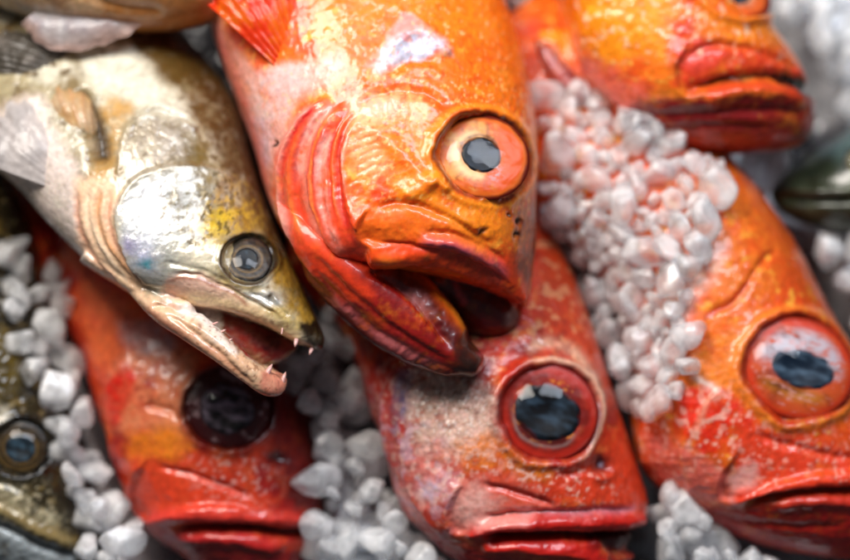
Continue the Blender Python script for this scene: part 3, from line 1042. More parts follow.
# =================================================================== the open-mouthed walleye
def walleye():
    body = loft([
        (10, -180, -190, -10, 40), (100, -60, -90, 95, 66), (160, 8, -40, 150, 78), (192, 44, 0, 186, 84), (213, 72, 32, 220, 86), (230, 106, 66, 252, 86), (240, 142, 100, 280, 84),
        (254, 188, 132, 296, 79), (265, 215, 156, 302, 75), (279, 247, 180, 306, 68), (295, 279, 216, 312, 58), (309, 309, 254, 322, 46), (319, 329, 288, 338, 30),
        (323, 340, 308, 349, 18), (322, 349, 316, 352, 5)], nS=170, nT=96, p=0.95)
    ramus = [(120, 268, 20), (160, 304, 34), (190, 325, 38), (220, 347, 34), (248, 370, 24), (268, 384, 12), (279, 386, 0)]
    rr = [14, 17, 16, 14, 12, 12, 10]
    j1 = tube(ramus, rr)
    j2 = tube([(x, y - 2, -z) for x, y, z in ramus], rr)
    throat = loft([(90, 240, 70, 262, 40), (130, 268, 106, 284, 44), (165, 300, 142, 306, 40), (200, 322, 184, 334, 30), (232, 348, 222, 362, 20), (262, 374, 250, 388, 12), (272, 384, 266, 390, 4)], nS=60, nT=40)
    lining = loft([(180, 290, 176, 318, 34, -8), (214, 300, 206, 334, 36, -14), (250, 312, 236, 352, 34, -18), (280, 330, 256, 366, 24, -20), (292, 342, 272, 366, 12, -20), (294, 350, 284, 360, 4, -20)], nS=50, nT=40)
    s = Sculpt('walleye', [body, j1, j2, throat, lining], 1.5, 23, 198, 0.46, smooth=6)
    s.crease_h = 0.0
    q, x, y = s.q, s.q[:, 0], s.q[:, 1]
    alln = np.arange(s.n)
    s.base((162, 148, 114), ((116, 96, 58), 40, 0.08, 0.3), ((202, 194, 172), 30, 0.12, 0.25), ((92, 70, 34), 12, 0.26, 0.2))
    # dark olive back
    s.ppoly([(110, -60), (150, -40), (200, 20), (240, 90), (262, 190), (300, 280), (330, 345), (300, 330), (270, 260), (236, 180), (214, 140), (190, 118), (160, 78), (118, 34)], (84, 62, 26), 0.94, 9, 0.35)
    s.ppoly([(178, 60), (225, 90), (245, 160), (262, 200), (240, 190), (210, 140)], (70, 48, 20), 0.7, 12, 0.6)
    # cream flank
    s.ppoly([(66, 40), (110, 34), (150, 72), (184, 116), (150, 112), (120, 104), (100, 92), (70, 70)], (212, 206, 186), 0.85, 11, 0.5)
    s.ppoly([(96, 90), (124, 102), (112, 130), (110, 170), (92, 180), (84, 130)], (184, 140, 76), 0.8, 9, 0.5)
    # pale belly and gill membranes
    s.ppoly([(-40, 120), (20, 90), (60, 150), (78, 180), (80, 230), (120, 290), (80, 270), (20, 215), (-20, 180)], (224, 206, 196), 0.95, 10, 0.3)
    s.ppoly([(70, 176), (100, 178), (118, 186), (112, 220), (120, 252), (142, 290), (190, 336), (150, 312), (104, 288), (74, 240)], (236, 196, 160), 0.95, 8, 0.25)
    for pts, c, a in [([(74, 186), (72, 220), (88, 256), (118, 288)], (214, 150, 120), 0.7), ([(86, 184), (84, 216), (100, 252), (130, 290)], (250, 222, 190), 0.8),
                      ([(98, 188), (94, 214), (108, 248), (136, 288)], (214, 148, 96), 0.7), ([(110, 192), (106, 220), (118, 250), (146, 290)], (222, 160, 130), 0.8)]:
        s.pline(pts, 3.6, c, a, brk=0.3)
    # shiny gill cover
    cov = [(120, 196), (136, 178), (162, 168), (192, 166), (216, 172), (232, 196), (236, 226), (224, 246), (210, 266), (186, 282), (162, 294), (146, 286), (130, 258), (118, 226)]
    s.ppoly(cov, (176, 174, 164), 1.0, 9, 0.25, metal=0.25, rough=0.3)
    s.ppoly([(124, 200), (150, 180), (168, 190), (166, 230), (150, 250), (134, 246), (122, 222)], (206, 208, 212), 0.9, 12, 0.25, metal=0.2)
    s.ppoly([(126, 236), (150, 244), (160, 270), (140, 266)], (190, 190, 210), 0.7, 10, 0.6, metal=0.4)
    s.pell((150, 263), 9, 6, 10, (90, 158, 170), 0.7, 0.8)
    s.pell((129, 244), 7, 10, 20, (150, 140, 180), 0.6, 0.6)
    s.ppoly([(160, 176), (196, 170), (214, 190), (204, 204), (182, 212), (164, 200)], (110, 102, 78), 0.9, 10, 0.8, metal=0.1)
    s.ppoly([(200, 174), (222, 178), (238, 214), (234, 236), (214, 246), (196, 240), (196, 212), (210, 198)], (150, 118, 44), 0.9, 14, 0.6, metal=0.1)
    s.ppoly([(196, 244), (224, 232), (250, 236), (232, 262), (214, 276), (192, 276)], (168, 146, 96), 0.7, 12, 0.8)
    s.ppoly([(224, 196), (246, 206), (258, 232), (240, 236), (228, 224)], (140, 108, 40), 0.75, 10, 0.7)
    s.speck((196, 160, 50), 7, 0.12, 0.7, np.clip(1.4 - s.ell((226, 214), 30, 34, 0), 0, 1))
    s.ppoly([(206, 204), (228, 206), (226, 228), (206, 232)], (206, 172, 44), 0.75, 9, 0.9)
    s.ppoly([(176, 242), (220, 250), (214, 272), (180, 276)], (216, 206, 180), 0.8, 9, 0.5)
    s.speck((84, 66, 24), 5.5, 0.16, 0.75, (s.ell((196, 205), 38, 34, 20) < 1.15) * 1.0)
    # silver plate behind the head
    s.ppoly([(120, 126), (138, 114), (166, 116), (186, 128), (190, 152), (170, 164), (140, 172), (118, 178), (116, 150)], (168, 156, 140), 0.8, 10, 0.6, metal=0.2)
    s.speck((110, 92, 60), 9, 0.1, 0.5, (s.ell((160, 142), 38, 24, 20) < 1.1) * 1.0)
    s.ppoly([(180, 130), (206, 140), (208, 162), (186, 164)], (104, 84, 40), 0.8, 8, 0.7)
    # upper jaw, cheek and lips
    s.ppoly([(160, 296), (170, 280), (196, 276), (222, 284), (250, 296), (262, 318), (220, 312), (180, 310)], (226, 184, 162), 0.95, 6, 0.3)
    s.pline([(170, 300), (196, 298), (224, 302), (256, 314), (290, 332), (310, 346)], 6, (238, 206, 158), 0.95, brk=0.2)
    s.ppoly([(224, 274), (256, 286), (290, 306), (312, 330), (288, 326), (254, 306), (226, 292)], (196, 170, 110), 0.85, 6, 0.5)
    s.ppoly([(232, 288), (270, 292), (286, 300), (262, 306)], (224, 222, 214), 0.7, 6, 0.9, metal=0.4)
    s.ppoly([(268, 240), (290, 268), (314, 312), (320, 336), (304, 320), (284, 296), (268, 276)], (168, 128, 48), 0.8, 8, 0.5)
    s.ppoly([(300, 322), (318, 322), (328, 344), (318, 352), (304, 338)], (38, 26, 14), 0.95, 4, 0.2)
    s.pell((272, 296), 6, 4, 0, (70, 56, 36), 0.8, 0.5)
    s.pline([(160, 282), (196, 280), (232, 294), (252, 308)], 1.8, (150, 92, 70), 0.8)
    # lower jaw
    s.ppoly([(150, 296), (186, 312), (214, 330), (244, 354), (272, 370), (288, 384), (276, 400), (250, 394), (216, 368), (180, 338), (150, 312)], (222, 178, 142), 0.97, 4, 0.2)
    s.ppoly([(178, 304), (212, 314), (222, 334), (238, 352), (222, 346), (200, 322), (182, 316)], (240, 226, 216), 0.95, 5, 0.2)
    s.pline([(170, 318), (200, 340), (232, 366), (262, 390)], 4, (196, 140, 108), 0.8, brk=0.5)
    s.pline([(130, 300), (170, 326), (210, 358), (250, 392)], 4, (150, 84, 66), 0.8)
    s.ppoly([(262, 372), (284, 372), (288, 392), (270, 398), (260, 388)], (206, 130, 106), 0.8, 5, 0.4)
    s.speck((120, 70, 44), 5, 0.3, 0.6, sst(300, 330, y) * (x < 290))
    # mouth lining
    s.ppoly([(216, 312), (236, 318), (262, 326), (286, 340), (298, 344), (284, 358), (268, 364), (250, 356), (232, 342), (222, 328)], (142, 40, 34), 0.97, 3, 0.15)
    s.ppoly([(240, 330), (270, 336), (280, 350), (262, 358)], (58, 10, 10), 0.85, 6, 0.3)
    # slit behind the pectoral fin, its shadow painted in dark
    s.pline([(62, 88), (80, 108), (92, 138), (96, 168)], 9, (30, 18, 10), 0.95)
    # relief
    s.groove([(60, 86), (80, 108), (92, 138), (96, 170)], 9, 14)
    s.step([(150, 296), (128, 262), (115, 228), (117, 198), (133, 176), (160, 165), (190, 162), (216, 168), (236, 178)][::-1], 7, 26)
    s.step([(196, 140), (186, 122), (162, 112), (138, 110), (120, 122), (113, 150), (112, 176)], 3, 20)
    s.ridge([(128, 112), (150, 100), (172, 108), (200, 128)], 5, 4)
    for k in range(4):
        s.groove([(72 + k * 12, 184), (72 + k * 11, 220), (88 + k * 10, 256), (118 + k * 10, 290)], 3.2, 3.0)
    s.groove([(168, 276), (198, 277), (230, 290), (258, 305), (286, 322)], 3, 3.2)
    s.ridge([(172, 302), (198, 302), (226, 306), (258, 317), (290, 335), (308, 347)], 6, 4)
    s.groove([(160, 262), (190, 268), (214, 276), (236, 286)], 3, 2)
    s.groove([(248, 292), (272, 302), (292, 318)], 2.5, 2.2)
    s.ridge([(186, 318), (214, 336), (244, 362), (270, 382)], 5, 2.5)
    s.groove([(166, 312), (198, 334), (232, 364), (258, 388)], 3, 2.5)
    s.groove([(150, 305), (178, 308), (204, 314)], 3, 4)
    s.groove([(138, 285), (165, 300), (190, 318)], 3, 2.5)
    m = (s.ell((190, 220), 70, 60, 0) < 1) * 1.0
    s.disp += m * fbm(s.P, 8, 3, 77) * 0.6
    s.disp += sst(0.1, 0.3, -fbm(s.P, 5, 3, 78)) * (1 - m) * -0.3
    s.socket((247, 259), 27, 25, 20, 8, 2.0, 0.12)
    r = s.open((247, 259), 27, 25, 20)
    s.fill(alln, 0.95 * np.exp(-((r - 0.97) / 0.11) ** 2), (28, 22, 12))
    s.rough[:] = np.where(s.metal > 0.1, 0.26, 0.3)
    s.slick([(150, 290), (176, 296), (256, 316), (300, 336), (300, 380), (276, 405), (240, 392), (180, 345), (120, 305)], 0.35)
    s.slick([(66, 176), (110, 180), (120, 230), (146, 290), (190, 340), (140, 310), (90, 284)], 0.3)
    s.build(M['walleye_skin'], 'silvery gold walleye with its toothed mouth gaping beside the orange rockfish', 'fish', micro=0.45)
    s.eye((247, 259), 24, 22, 20, 0.54, style_walleye,
          lift=-2, bulge=0.4, nz=0.7, pc=(-0.05, 0.0), seed=8, clear=0.52, cloud=-0.4)
    # teeth
    for (tx, ty, ang, ln, z) in [(268, 372, -62, 9, 20), (283, 379, -72, 7, 8), (223, 331, -25, 3.6, 40), (230, 340, -28, 3.4, 38), (216, 323, -20, 3, 42),
                                 (296, 340, 100, 7.5, 24), (311, 349, 110, 7, 10), (282, 332, 95, 2.6, 36)]:
        a = math.radians(ang)
        cx, cy = math.cos(a), math.sin(a)
        V, F = tube([(tx - cx * 4, ty - cy * 4, z), (tx + cx * ln * 0.4, ty + cy * ln * 0.4, z + 2), (tx + cx * ln * 0.8, ty + cy * ln * 0.8, z + 2), (tx + cx * ln, ty + cy * ln, z + 1)],
                    [ln * 0.36, ln * 0.27, ln * 0.12, 0.3], 12, 16)
        s.place(V, 'tooth', M['tooth'], None, None, F)
    # pectoral fin folded forward, pelvic fin behind it
    fin_sheet(s, (82, 160), [(26, 92), (34, 74), (54, 68), (74, 78), (84, 100)], 54, [(222, 184, 130), (230, 204, 166), (216, 150, 104)], 'pectoral_fin', seed=31, rays=6, curl=30, wid=22, mat='walleye_skin')
    fin_sheet(s, (60, 176), [(-40, 156), (-26, 110), (6, 84), (34, 82)], 52, [(222, 214, 210), (206, 200, 198), (196, 188, 184)], 'pelvic_fin', seed=32, rays=8, ray_h=0.9, curl=24, wid=34, mat='walleye_skin')
    fin_sheet(s, (70, 62), [(-40, 60), (-44, 34), (-20, 16), (20, 20)], 60, [(96, 88, 78), (150, 140, 130), (60, 54, 48)], 'spiny_fin', seed=33, rays=9, curl=18, wid=40, mat='walleye_skin')
    FISH.append(s)
    return s


# =================================================================== lower middle rockfish
def lower_middle_rockfish():
    body = loft([
        (420, 60, 300, 160, 30, -110), (520, 150, 280, 260, 66, -70), (566, 240, 338, 336, 84, -38), (588, 300, 358, 380, 90, -14), (604, 352, 370, 422, 92), (621, 408, 391, 472, 90), (634, 450, 418, 524, 84),
        (645, 484, 468, 568, 72), (650, 505, 530, 588, 56), (648, 524, 585, 592, 36), (640, 545, 618, 584, 16), (634, 560, 628, 574, 4)], nS=150, nT=96, p=0.92)
    s = Sculpt('rockfish', [body], 1.7, 41, 114, 0.16, smooth=5)
    q, x, y = s.q, s.q[:, 0], s.q[:, 1]
    alln = np.arange(s.n)
    s.base((192, 46, 26), ((208, 68, 30), 40, 0.08, 0.25), ((226, 116, 56), 18, 0.24, 0.2), ((150, 26, 20), 26, 0.12, 0.2))
    # back near the other fish's mouth
    s.ppoly([(540, 230), (590, 250), (604, 340), (630, 410), (600, 400), (590, 365), (560, 345), (540, 330)], (196, 62, 24), 0.85, 9, 0.5)
    s.speck((228, 160, 110), 12, 0.2, 0.6, (1 - sst(330, 360, y)))
    s.pline([(520, 350), (545, 342), (570, 350), (590, 374), (602, 410)], 6, (226, 170, 140), 0.8, brk=0.4)
    # cheek: pale scaled patch
    s.ppoly([(398, 380), (430, 368), (470, 376), (496, 400), (494, 430), (480, 450), (456, 452), (430, 450), (410, 430), (398, 404)], (222, 180, 160), 0.92, 12, 0.6)
    s.speck((130, 72, 40), 3.6, 0.16, 0.6, np.clip(1.25 - s.ell((456, 396), 50, 26, 15), 0, 1))
    s.speck((246, 226, 214), 4.5, 0.22, 0.8, np.clip(1.4 - s.ell((440, 410), 55, 40, 15), 0, 1))
    s.ppoly([(456, 440), (490, 432), (520, 450), (548, 470), (530, 476), (490, 466), (460, 470)], (222, 120, 40), 0.8, 10, 0.5)
    s.ppoly([(408, 440), (440, 440), (460, 470), (456, 500), (430, 500), (412, 470)], (220, 130, 120), 0.85, 10, 0.6)
    s.pell((438, 486), 16, 10, 20, (206, 180, 196), 0.7, 0.8)
    s.ppoly([(398, 372), (412, 376), (408, 420), (398, 430), (394, 400)], (120, 100, 140), 0.75, 7, 0.6)
    s.ppoly([(345, 380), (380, 370), (396, 380), (394, 430), (410, 470), (440, 520), (470, 560), (430, 540), (390, 480), (360, 425)], (196, 56, 46), 0.9, 8, 0.5)
    s.pline([(366, 396), (376, 440), (402, 486), (438, 530)], 5, (222, 140, 136), 0.75, brk=0.7)
    s.pline([(384, 390), (394, 440), (424, 490)], 4, (214, 110, 104), 0.7, brk=0.6)
    s.speck((236, 190, 176), 9, 0.14, 0.6, np.clip(1.5 - s.ell((430, 440), 60, 80, -30), 0, 1) * 0.9)
    s.speck((196, 168, 190), 14, 0.2, 0.5, np.clip(1.4 - s.ell((410, 460), 40, 80, -30), 0, 1))
    s.speck((234, 190, 176), 7, 0.2, 0.7, np.clip(1.4 - s.ell((520, 480), 110, 36, 10), 0, 1))
    # maxilla panel
    s.ppoly([(460, 476), (476, 466), (510, 474), (548, 492), (560, 508), (520, 512), (486, 516), (464, 532), (452, 520)], (214, 84, 62), 0.9, 6, 0.4)
    s.ppoly([(458, 490), (476, 474), (486, 486), (500, 508), (476, 522), (456, 520)], (232, 172, 160), 0.85, 8, 0.4)
    s.pline([(478, 476), (516, 486), (556, 500)], 3, (160, 26, 26), 0.8, brk=0.5)
    s.pell((520, 506), 14, 5, 5, (232, 176, 176), 0.7, 0.7)
    # snout
    s.ppoly([(556, 470), (592, 452), (620, 440), (640, 460), (652, 500), (620, 508), (580, 500), (550, 490)], (214, 62, 30), 0.9, 8, 0.5)
    s.speck((240, 190, 170), 6, 0.25, 0.7, np.clip(1.3 - s.ell((570, 480), 50, 22, 10), 0, 1))
    # lips
    s.pline([(462, 528), (500, 520), (548, 518), (600, 518), (646, 520)], 9, (196, 30, 20), 1.0, t=(0.08, 0.02))
    s.pline([(470, 520), (500, 514), (530, 513)], 4, (236, 160, 150), 0.7)
    s.pline([(530, 506), (570, 508), (612, 508), (640, 506)], 3.5, (200, 110, 120), 0.8, brk=0.3)
    s.pline([(478, 536), (520, 538), (570, 544), (606, 556)], 8, (200, 30, 24), 1.0, t=(0.1, 0.05))
    s.pline([(482, 530), (530, 529), (590, 532), (644, 532)], 3.2, (60, 6, 8), 0.95, t=(0.1, 0))
    s.ppoly([(590, 534), (645, 531), (640, 550), (612, 552)], (50, 8, 8), 0.9, 4)
    s.ppoly([(430, 535), (470, 545), (560, 556), (620, 560), (600, 600), (470, 590)], (170, 30, 34), 0.85, 8, 0.3)
    # relief
    s.step([(424, 540), (396, 490), (384, 440), (384, 396), (400, 370)][::-1], 6, 24)
    s.step([(456, 545), (416, 492), (402, 440), (406, 400), (424, 374)][::-1], 7, 26)
    s.groove([(370, 390), (378, 440), (404, 490)], 4, 4)
    s.step([(548, 508), (500, 514), (458, 526), (452, 500), (464, 474)], 6, 26)
    s.groove([(478, 478), (516, 488), (556, 502)], 3.2, 4)
    s.ridge([(462, 526), (500, 520), (548, 518), (600, 518), (644, 520)], 7, 5.5, (0.08, 0.02))
    s.groove([(476, 512), (520, 508), (580, 507), (640, 508)], 3.6, 5)
    s.groove([(482, 531), (530, 530), (590, 533), (648, 533)], 4.4, 13, (0.1, 0))
    s.ridge([(478, 540), (520, 541), (570, 548), (606, 560)], 7, 6, (0.1, 0.05))
    s.ppoly
    k = inpoly(q, [(592, 533), (660, 528), (660, 556), (612, 556)])
    s.disp -= 10 * k
    s.groove([(556, 470), (590, 466), (616, 470)], 5, 2.5)
    m = np.clip(1.3 - s.ell((450, 410), 70, 60, 20), 0, 1)
    s.disp += m * np.maximum(fbm(s.P, 5, 2, 411), -0.1) * 1.9
    s.disp += np.maximum(fbm(s.P, 8, 3, 412), -0.2) * 1.0
    # nostril hollow
    s.pell((600, 462), 13, 11, 30, (70, 12, 12), 0.9, 0.3)
    s.disp -= 6 * np.exp(-(s.ell((600, 462), 10, 8, 30) ** 2))
    s.ridge([(586, 470), (596, 476), (608, 474), (614, 464)], 3, 2.5)
    s.pell((603, 464), 3, 3, 0, (190, 170, 190), 0.7)
    s.socket((546, 410), 51, 48, 20, 20, 5, 0.11)
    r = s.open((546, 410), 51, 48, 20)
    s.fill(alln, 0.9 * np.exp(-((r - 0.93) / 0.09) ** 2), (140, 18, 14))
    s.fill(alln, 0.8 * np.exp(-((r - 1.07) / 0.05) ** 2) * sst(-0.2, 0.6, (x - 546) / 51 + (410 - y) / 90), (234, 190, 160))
    s.rough[:] = 0.36
    s.slick([(462, 520), (550, 508), (660, 508), (660, 600), (450, 600), (430, 540)], 0.42)
    s.slick([(345, 380), (384, 380), (394, 440), (440, 540), (400, 520), (350, 440)], 0.35)
    s.build(M['rockfish_skin'], 'dark red rockfish in the lower middle with a closed mouth and pale scaly cheek', 'fish', 'red and orange rockfish on the ice')
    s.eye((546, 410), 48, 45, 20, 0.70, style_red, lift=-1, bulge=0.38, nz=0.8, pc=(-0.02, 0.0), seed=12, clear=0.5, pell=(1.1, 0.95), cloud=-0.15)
    FISH.append(s)


# =================================================================== right rockfish
def right_rockfish():
    body = loft([
        (560, -40, 450, 60, 40, -50), (650, 60, 520, 190, 70, -22), (716, 124, 600, 274, 82, -6), (762, 178, 632, 350, 90), (802, 236, 634, 424, 96), (836, 305, 646, 474, 98), (862, 356, 690, 510, 92),
        (890, 408, 745, 540, 80), (908, 446, 810, 556, 62), (916, 480, 864, 560, 40), (914, 510, 890, 554, 18), (910, 528, 900, 545, 4)], nS=160, nT=96, p=0.92)
    s = Sculpt('rockfish', [body], 1.9, 61, 92, 0.16, smooth=5)
    q, x, y = s.q, s.q[:, 0], s.q[:, 1]
    alln = np.arange(s.n)
    s.base((222, 80, 24), ((234, 112, 28), 50, 0.10, 0.25), ((222, 74, 22), 30, 0.12, 0.25), ((246, 170, 60), 12, 0.3, 0.15))
    s.ppoly([(740, 150), (800, 200), (850, 320), (850, 330), (810, 300), (770, 240), (730, 190)], (206, 82, 22), 0.8, 14, 0.4)
    s.ppoly([(690, 180), (750, 190), (780, 250), (760, 300), (710, 300), (680, 250)], (230, 120, 32), 0.6, 16, 0.7)
    s.ppoly([(640, 290), (690, 240), (720, 250), (700, 290), (660, 340)], (236, 196, 180), 0.6, 10, 0.8)
    s.ppoly([(700, 310), (760, 300), (740, 360), (760, 420), (700, 400), (680, 360)], (236, 126, 36), 0.7, 12, 0.6)
    s.ppoly([(672, 390), (700, 380), (738, 400), (748, 424), (724, 432), (700, 450), (676, 430)], (222, 44, 20), 0.92, 6, 0.5)
    s.speck((244, 190, 170), 10, 0.16, 0.7, np.clip(1.4 - s.ell((720, 440), 90, 60, 10), 0, 1))
    s.pline([(706, 385), (696, 410), (688, 436)], 3, (240, 150, 120), 0.8, brk=0.5)
    s.pline([(684, 372), (700, 380), (712, 388)], 3, (244, 214, 200), 0.8, brk=0.4)
    s.ppoly([(645, 430), (680, 440), (720, 470), (730, 500), (690, 490), (656, 474)], (232, 108, 92), 0.85, 8, 0.5)
    s.ppoly([(730, 420), (790, 430), (850, 450), (920, 460), (910, 476), (820, 470), (750, 480), (724, 470)], (228, 66, 34), 0.9, 8, 0.5)
    s.ppoly([(720, 474), (736, 458), (748, 464), (742, 488), (726, 496)], (238, 170, 160), 0.8, 5, 0.4)
    s.pline([(722, 494), (760, 484), (806, 477), (860, 476), (914, 482)], 8, (232, 60, 30), 1.0, t=(0.08, 0.03))
    s.ppoly([(646, 466), (690, 500), (740, 500), (800, 492), (920, 496), (905, 560), (820, 560), (740, 545), (690, 520)], (176, 26, 22), 0.92, 7, 0.25)
    s.pline([(760, 496), (806, 492), (850, 496), (910, 508)], 5, (206, 52, 36), 0.9)
    s.pline([(736, 494), (790, 486), (850, 486), (912, 494)], 2.6, (90, 8, 8), 0.9)
    s.speck((246, 170, 150), 7, 0.28, 0.6, sst(400, 430, y) * (1 - sst(470, 490, y)))
    # relief
    s.groove([(700, 316), (730, 300), (760, 262), (780, 250)], 4, 3)
    s.pline([(696, 320), (722, 304), (748, 276)], 3, (196, 50, 30), 0.75, brk=0.4)
    s.step([(646, 476), (640, 430), (656, 390), (690, 350)][::-1], 5, 25)
    s.step([(690, 500), (676, 450), (690, 410), (716, 380)][::-1], 4, 20)
    s.step([(900, 470), (840, 466), (780, 474), (722, 494), (716, 470), (736, 440)], 5, 24)
    s.groove([(740, 430), (790, 444), (850, 456), (900, 460)], 4, 3.5)
    s.ridge([(722, 494), (760, 484), (806, 477), (860, 476), (914, 482)], 7, 5, (0.08, 0.03))
    s.groove([(736, 496), (790, 487), (850, 487), (914, 495)], 4, 10, (0.1, 0))
    s.ridge([(760, 500), (806, 495), (850, 499), (910, 512)], 7, 5)
    s.groove([(700, 510), (760, 520), (840, 522)], 4, 3)
    s.disp += np.maximum(fbm(s.P, 8, 3, 612), -0.2) * 1.2
    s.socket((792, 367), 57, 51, 12, 14, 5, 0.11)
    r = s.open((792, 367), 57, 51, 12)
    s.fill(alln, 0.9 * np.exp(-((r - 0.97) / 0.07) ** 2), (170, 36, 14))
    s.fill(alln, 0.8 * np.exp(-((r - 1.12) / 0.07) ** 2), (244, 130, 40))
    s.rough[:] = 0.37
    s.slick([(646, 466), (690, 496), (722, 486), (780, 474), (860, 466), (930, 470), (930, 600), (700, 560)], 0.4)
    s.slick([(640, 420), (690, 440), (722, 470), (700, 500), (646, 470)], 0.4)
    s.build(M['rockfish_skin'], 'orange rockfish at the right whose huge bulging eye has a blue pupil', 'fish', 'red and orange rockfish on the ice')
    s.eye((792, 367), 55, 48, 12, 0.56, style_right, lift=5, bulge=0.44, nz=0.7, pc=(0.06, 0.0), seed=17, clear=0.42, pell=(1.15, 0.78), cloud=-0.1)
    FISH.append(s)


# =================================================================== top right rockfish
def top_right_rockfish():
    body = loft([
        (390, -330, 340, -240, 30, -40), (470, -290, 420, -100, 66, -20), (560, -240, 520, -130, 80, -5), (620, -190, 558, -30, 96), (680, -130, 586, 60, 104), (728, -70, 640, 130, 102), (764, -22, 700, 147, 92),
        (792, 20, 746, 149, 78), (810, 46, 786, 146, 60), (822, 68, 812, 140, 40), (830, 92, 824, 130, 20), (831, 104, 829, 118, 5)], nS=150, nT=90, p=0.92)
    flap = loft([(566, 16, 545, 20, 6, 10), (582, 40, 540, 36, 16, 8), (606, 76, 556, 72, 24, 4), (640, 106, 590, 104, 26, 0), (690, 122, 640, 132, 22, -4), (740, 130, 700, 142, 8, -6)], nS=50, nT=40)
    s = Sculpt('rockfish', [body, flap], 2.0, 71, 120, 0.18, smooth=5)
    q, x, y = s.q, s.q[:, 0], s.q[:, 1]
    alln = np.arange(s.n)
    s.base((240, 112, 24), ((246, 146, 30), 50, 0.05, 0.25), ((230, 82, 26), 30, 0.12, 0.25), ((250, 190, 80), 14, 0.32, 0.15))
    s.ppoly([(570, -20), (660, -20), (680, 20), (660, 50), (610, 50), (580, 20)], (246, 150, 24), 0.8, 14, 0.5)
    s.ppoly([(670, 20), (760, 20), (815, 55), (826, 76), (780, 74), (720, 80), (690, 96), (672, 70)], (218, 62, 30), 0.9, 10, 0.4)
    s.ppoly([(700, 10), (770, 14), (800, 40), (760, 44), (700, 34)], (246, 136, 30), 0.8, 9, 0.4)
    s.ppoly([(672, 50), (700, 40), (724, 52), (712, 66), (690, 72)], (226, 70, 50), 0.8, 7, 0.5)
    s.ppoly([(536, 20), (560, 40), (600, 90), (620, 118), (590, 108), (552, 80), (534, 50)], (140, 60, 56), 0.95, 5, 0.3)
    s.pline([(545, 40), (566, 70), (600, 104)], 4, (180, 96, 92), 0.8)
    s.ppoly([(580, 30), (620, 70), (680, 100), (690, 110), (640, 120), (612, 110), (590, 80)], (228, 110, 90), 0.8, 9, 0.6)
    s.ppoly([(610, 108), (660, 98), (720, 96), (790, 90), (832, 100), (828, 130), (780, 148), (700, 148), (640, 135)], (138, 24, 24), 0.95, 7, 0.3)
    s.pline([(630, 122), (690, 134), (760, 136), (806, 130)], 7, (222, 76, 54), 0.8, brk=0.4)
    s.pline([(700, 94), (740, 86), (780, 86), (820, 97)], 7, (216, 66, 28), 0.95, t=(0.1, 0.05))
    s.pline([(690, 90), (740, 78), (786, 72), (824, 82)], 4, (60, 10, 8), 0.9, t=(0.3, 0))
    s.ppoly([(772, 74), (824, 74), (826, 94), (800, 88)], (36, 8, 6), 0.95, 3)
    s.pell((820, 122), 6, 10, 10, (226, 130, 120), 0.7)
    s.speck((250, 214, 180), 8, 0.3, 0.6, (1 - sst(40, 70, y)))
    s.step([(640, 124), (600, 84), (586, 40), (590, 0)][::-1], 7, 30)
    s.groove([(560, 30), (590, 76), (630, 112)], 5, 6)
    s.groove([(546, 30), (570, 70), (606, 106)], 4, 5)
    s.groove([(680, 60), (720, 44), (780, 54), (812, 66)], 4, 4)
    s.step([(824, 76), (780, 70), (740, 76), (690, 94), (676, 70), (690, 40)], 6, 24)
    s.groove([(680, 92), (740, 79), (786, 75), (832, 84)], 6, 13, (0.2, 0))
    s.ridge([(700, 97), (740, 90), (780, 90), (820, 101)], 7, 4)
    s.groove([(640, 112), (700, 112), (770, 108), (815, 112)], 5, 4)
    s.groove([(650, 128), (710, 124), (780, 124)], 4, 3)
    s.disp += np.maximum(fbm(s.P, 9, 3, 712), -0.2) * 1.3
    s.socket((742, -16), 46, 32, 10, 12, 6, 0.14)
    s.rough[:] = 0.37
    s.slick([(536, 20), (600, 60), (640, 100), (700, 84), (786, 66), (840, 76), (840, 160), (640, 150), (560, 100)], 0.4)
    s.build(M['rockfish_skin'], 'orange rockfish lying level at the top right with dark lips nearly closed', 'fish', 'red and orange rockfish on the ice')
    s.eye((742, -16), 42, 29, 10, 0.5, eye_style((200, 150, 120), (220, 100, 40), (120, 30, 14), (120, 50, 30), ((14, 20, 30), (80, 96, 110))), lift=-2, bulge=0.42, nz=0.6, seed=21)
    FISH.append(s)


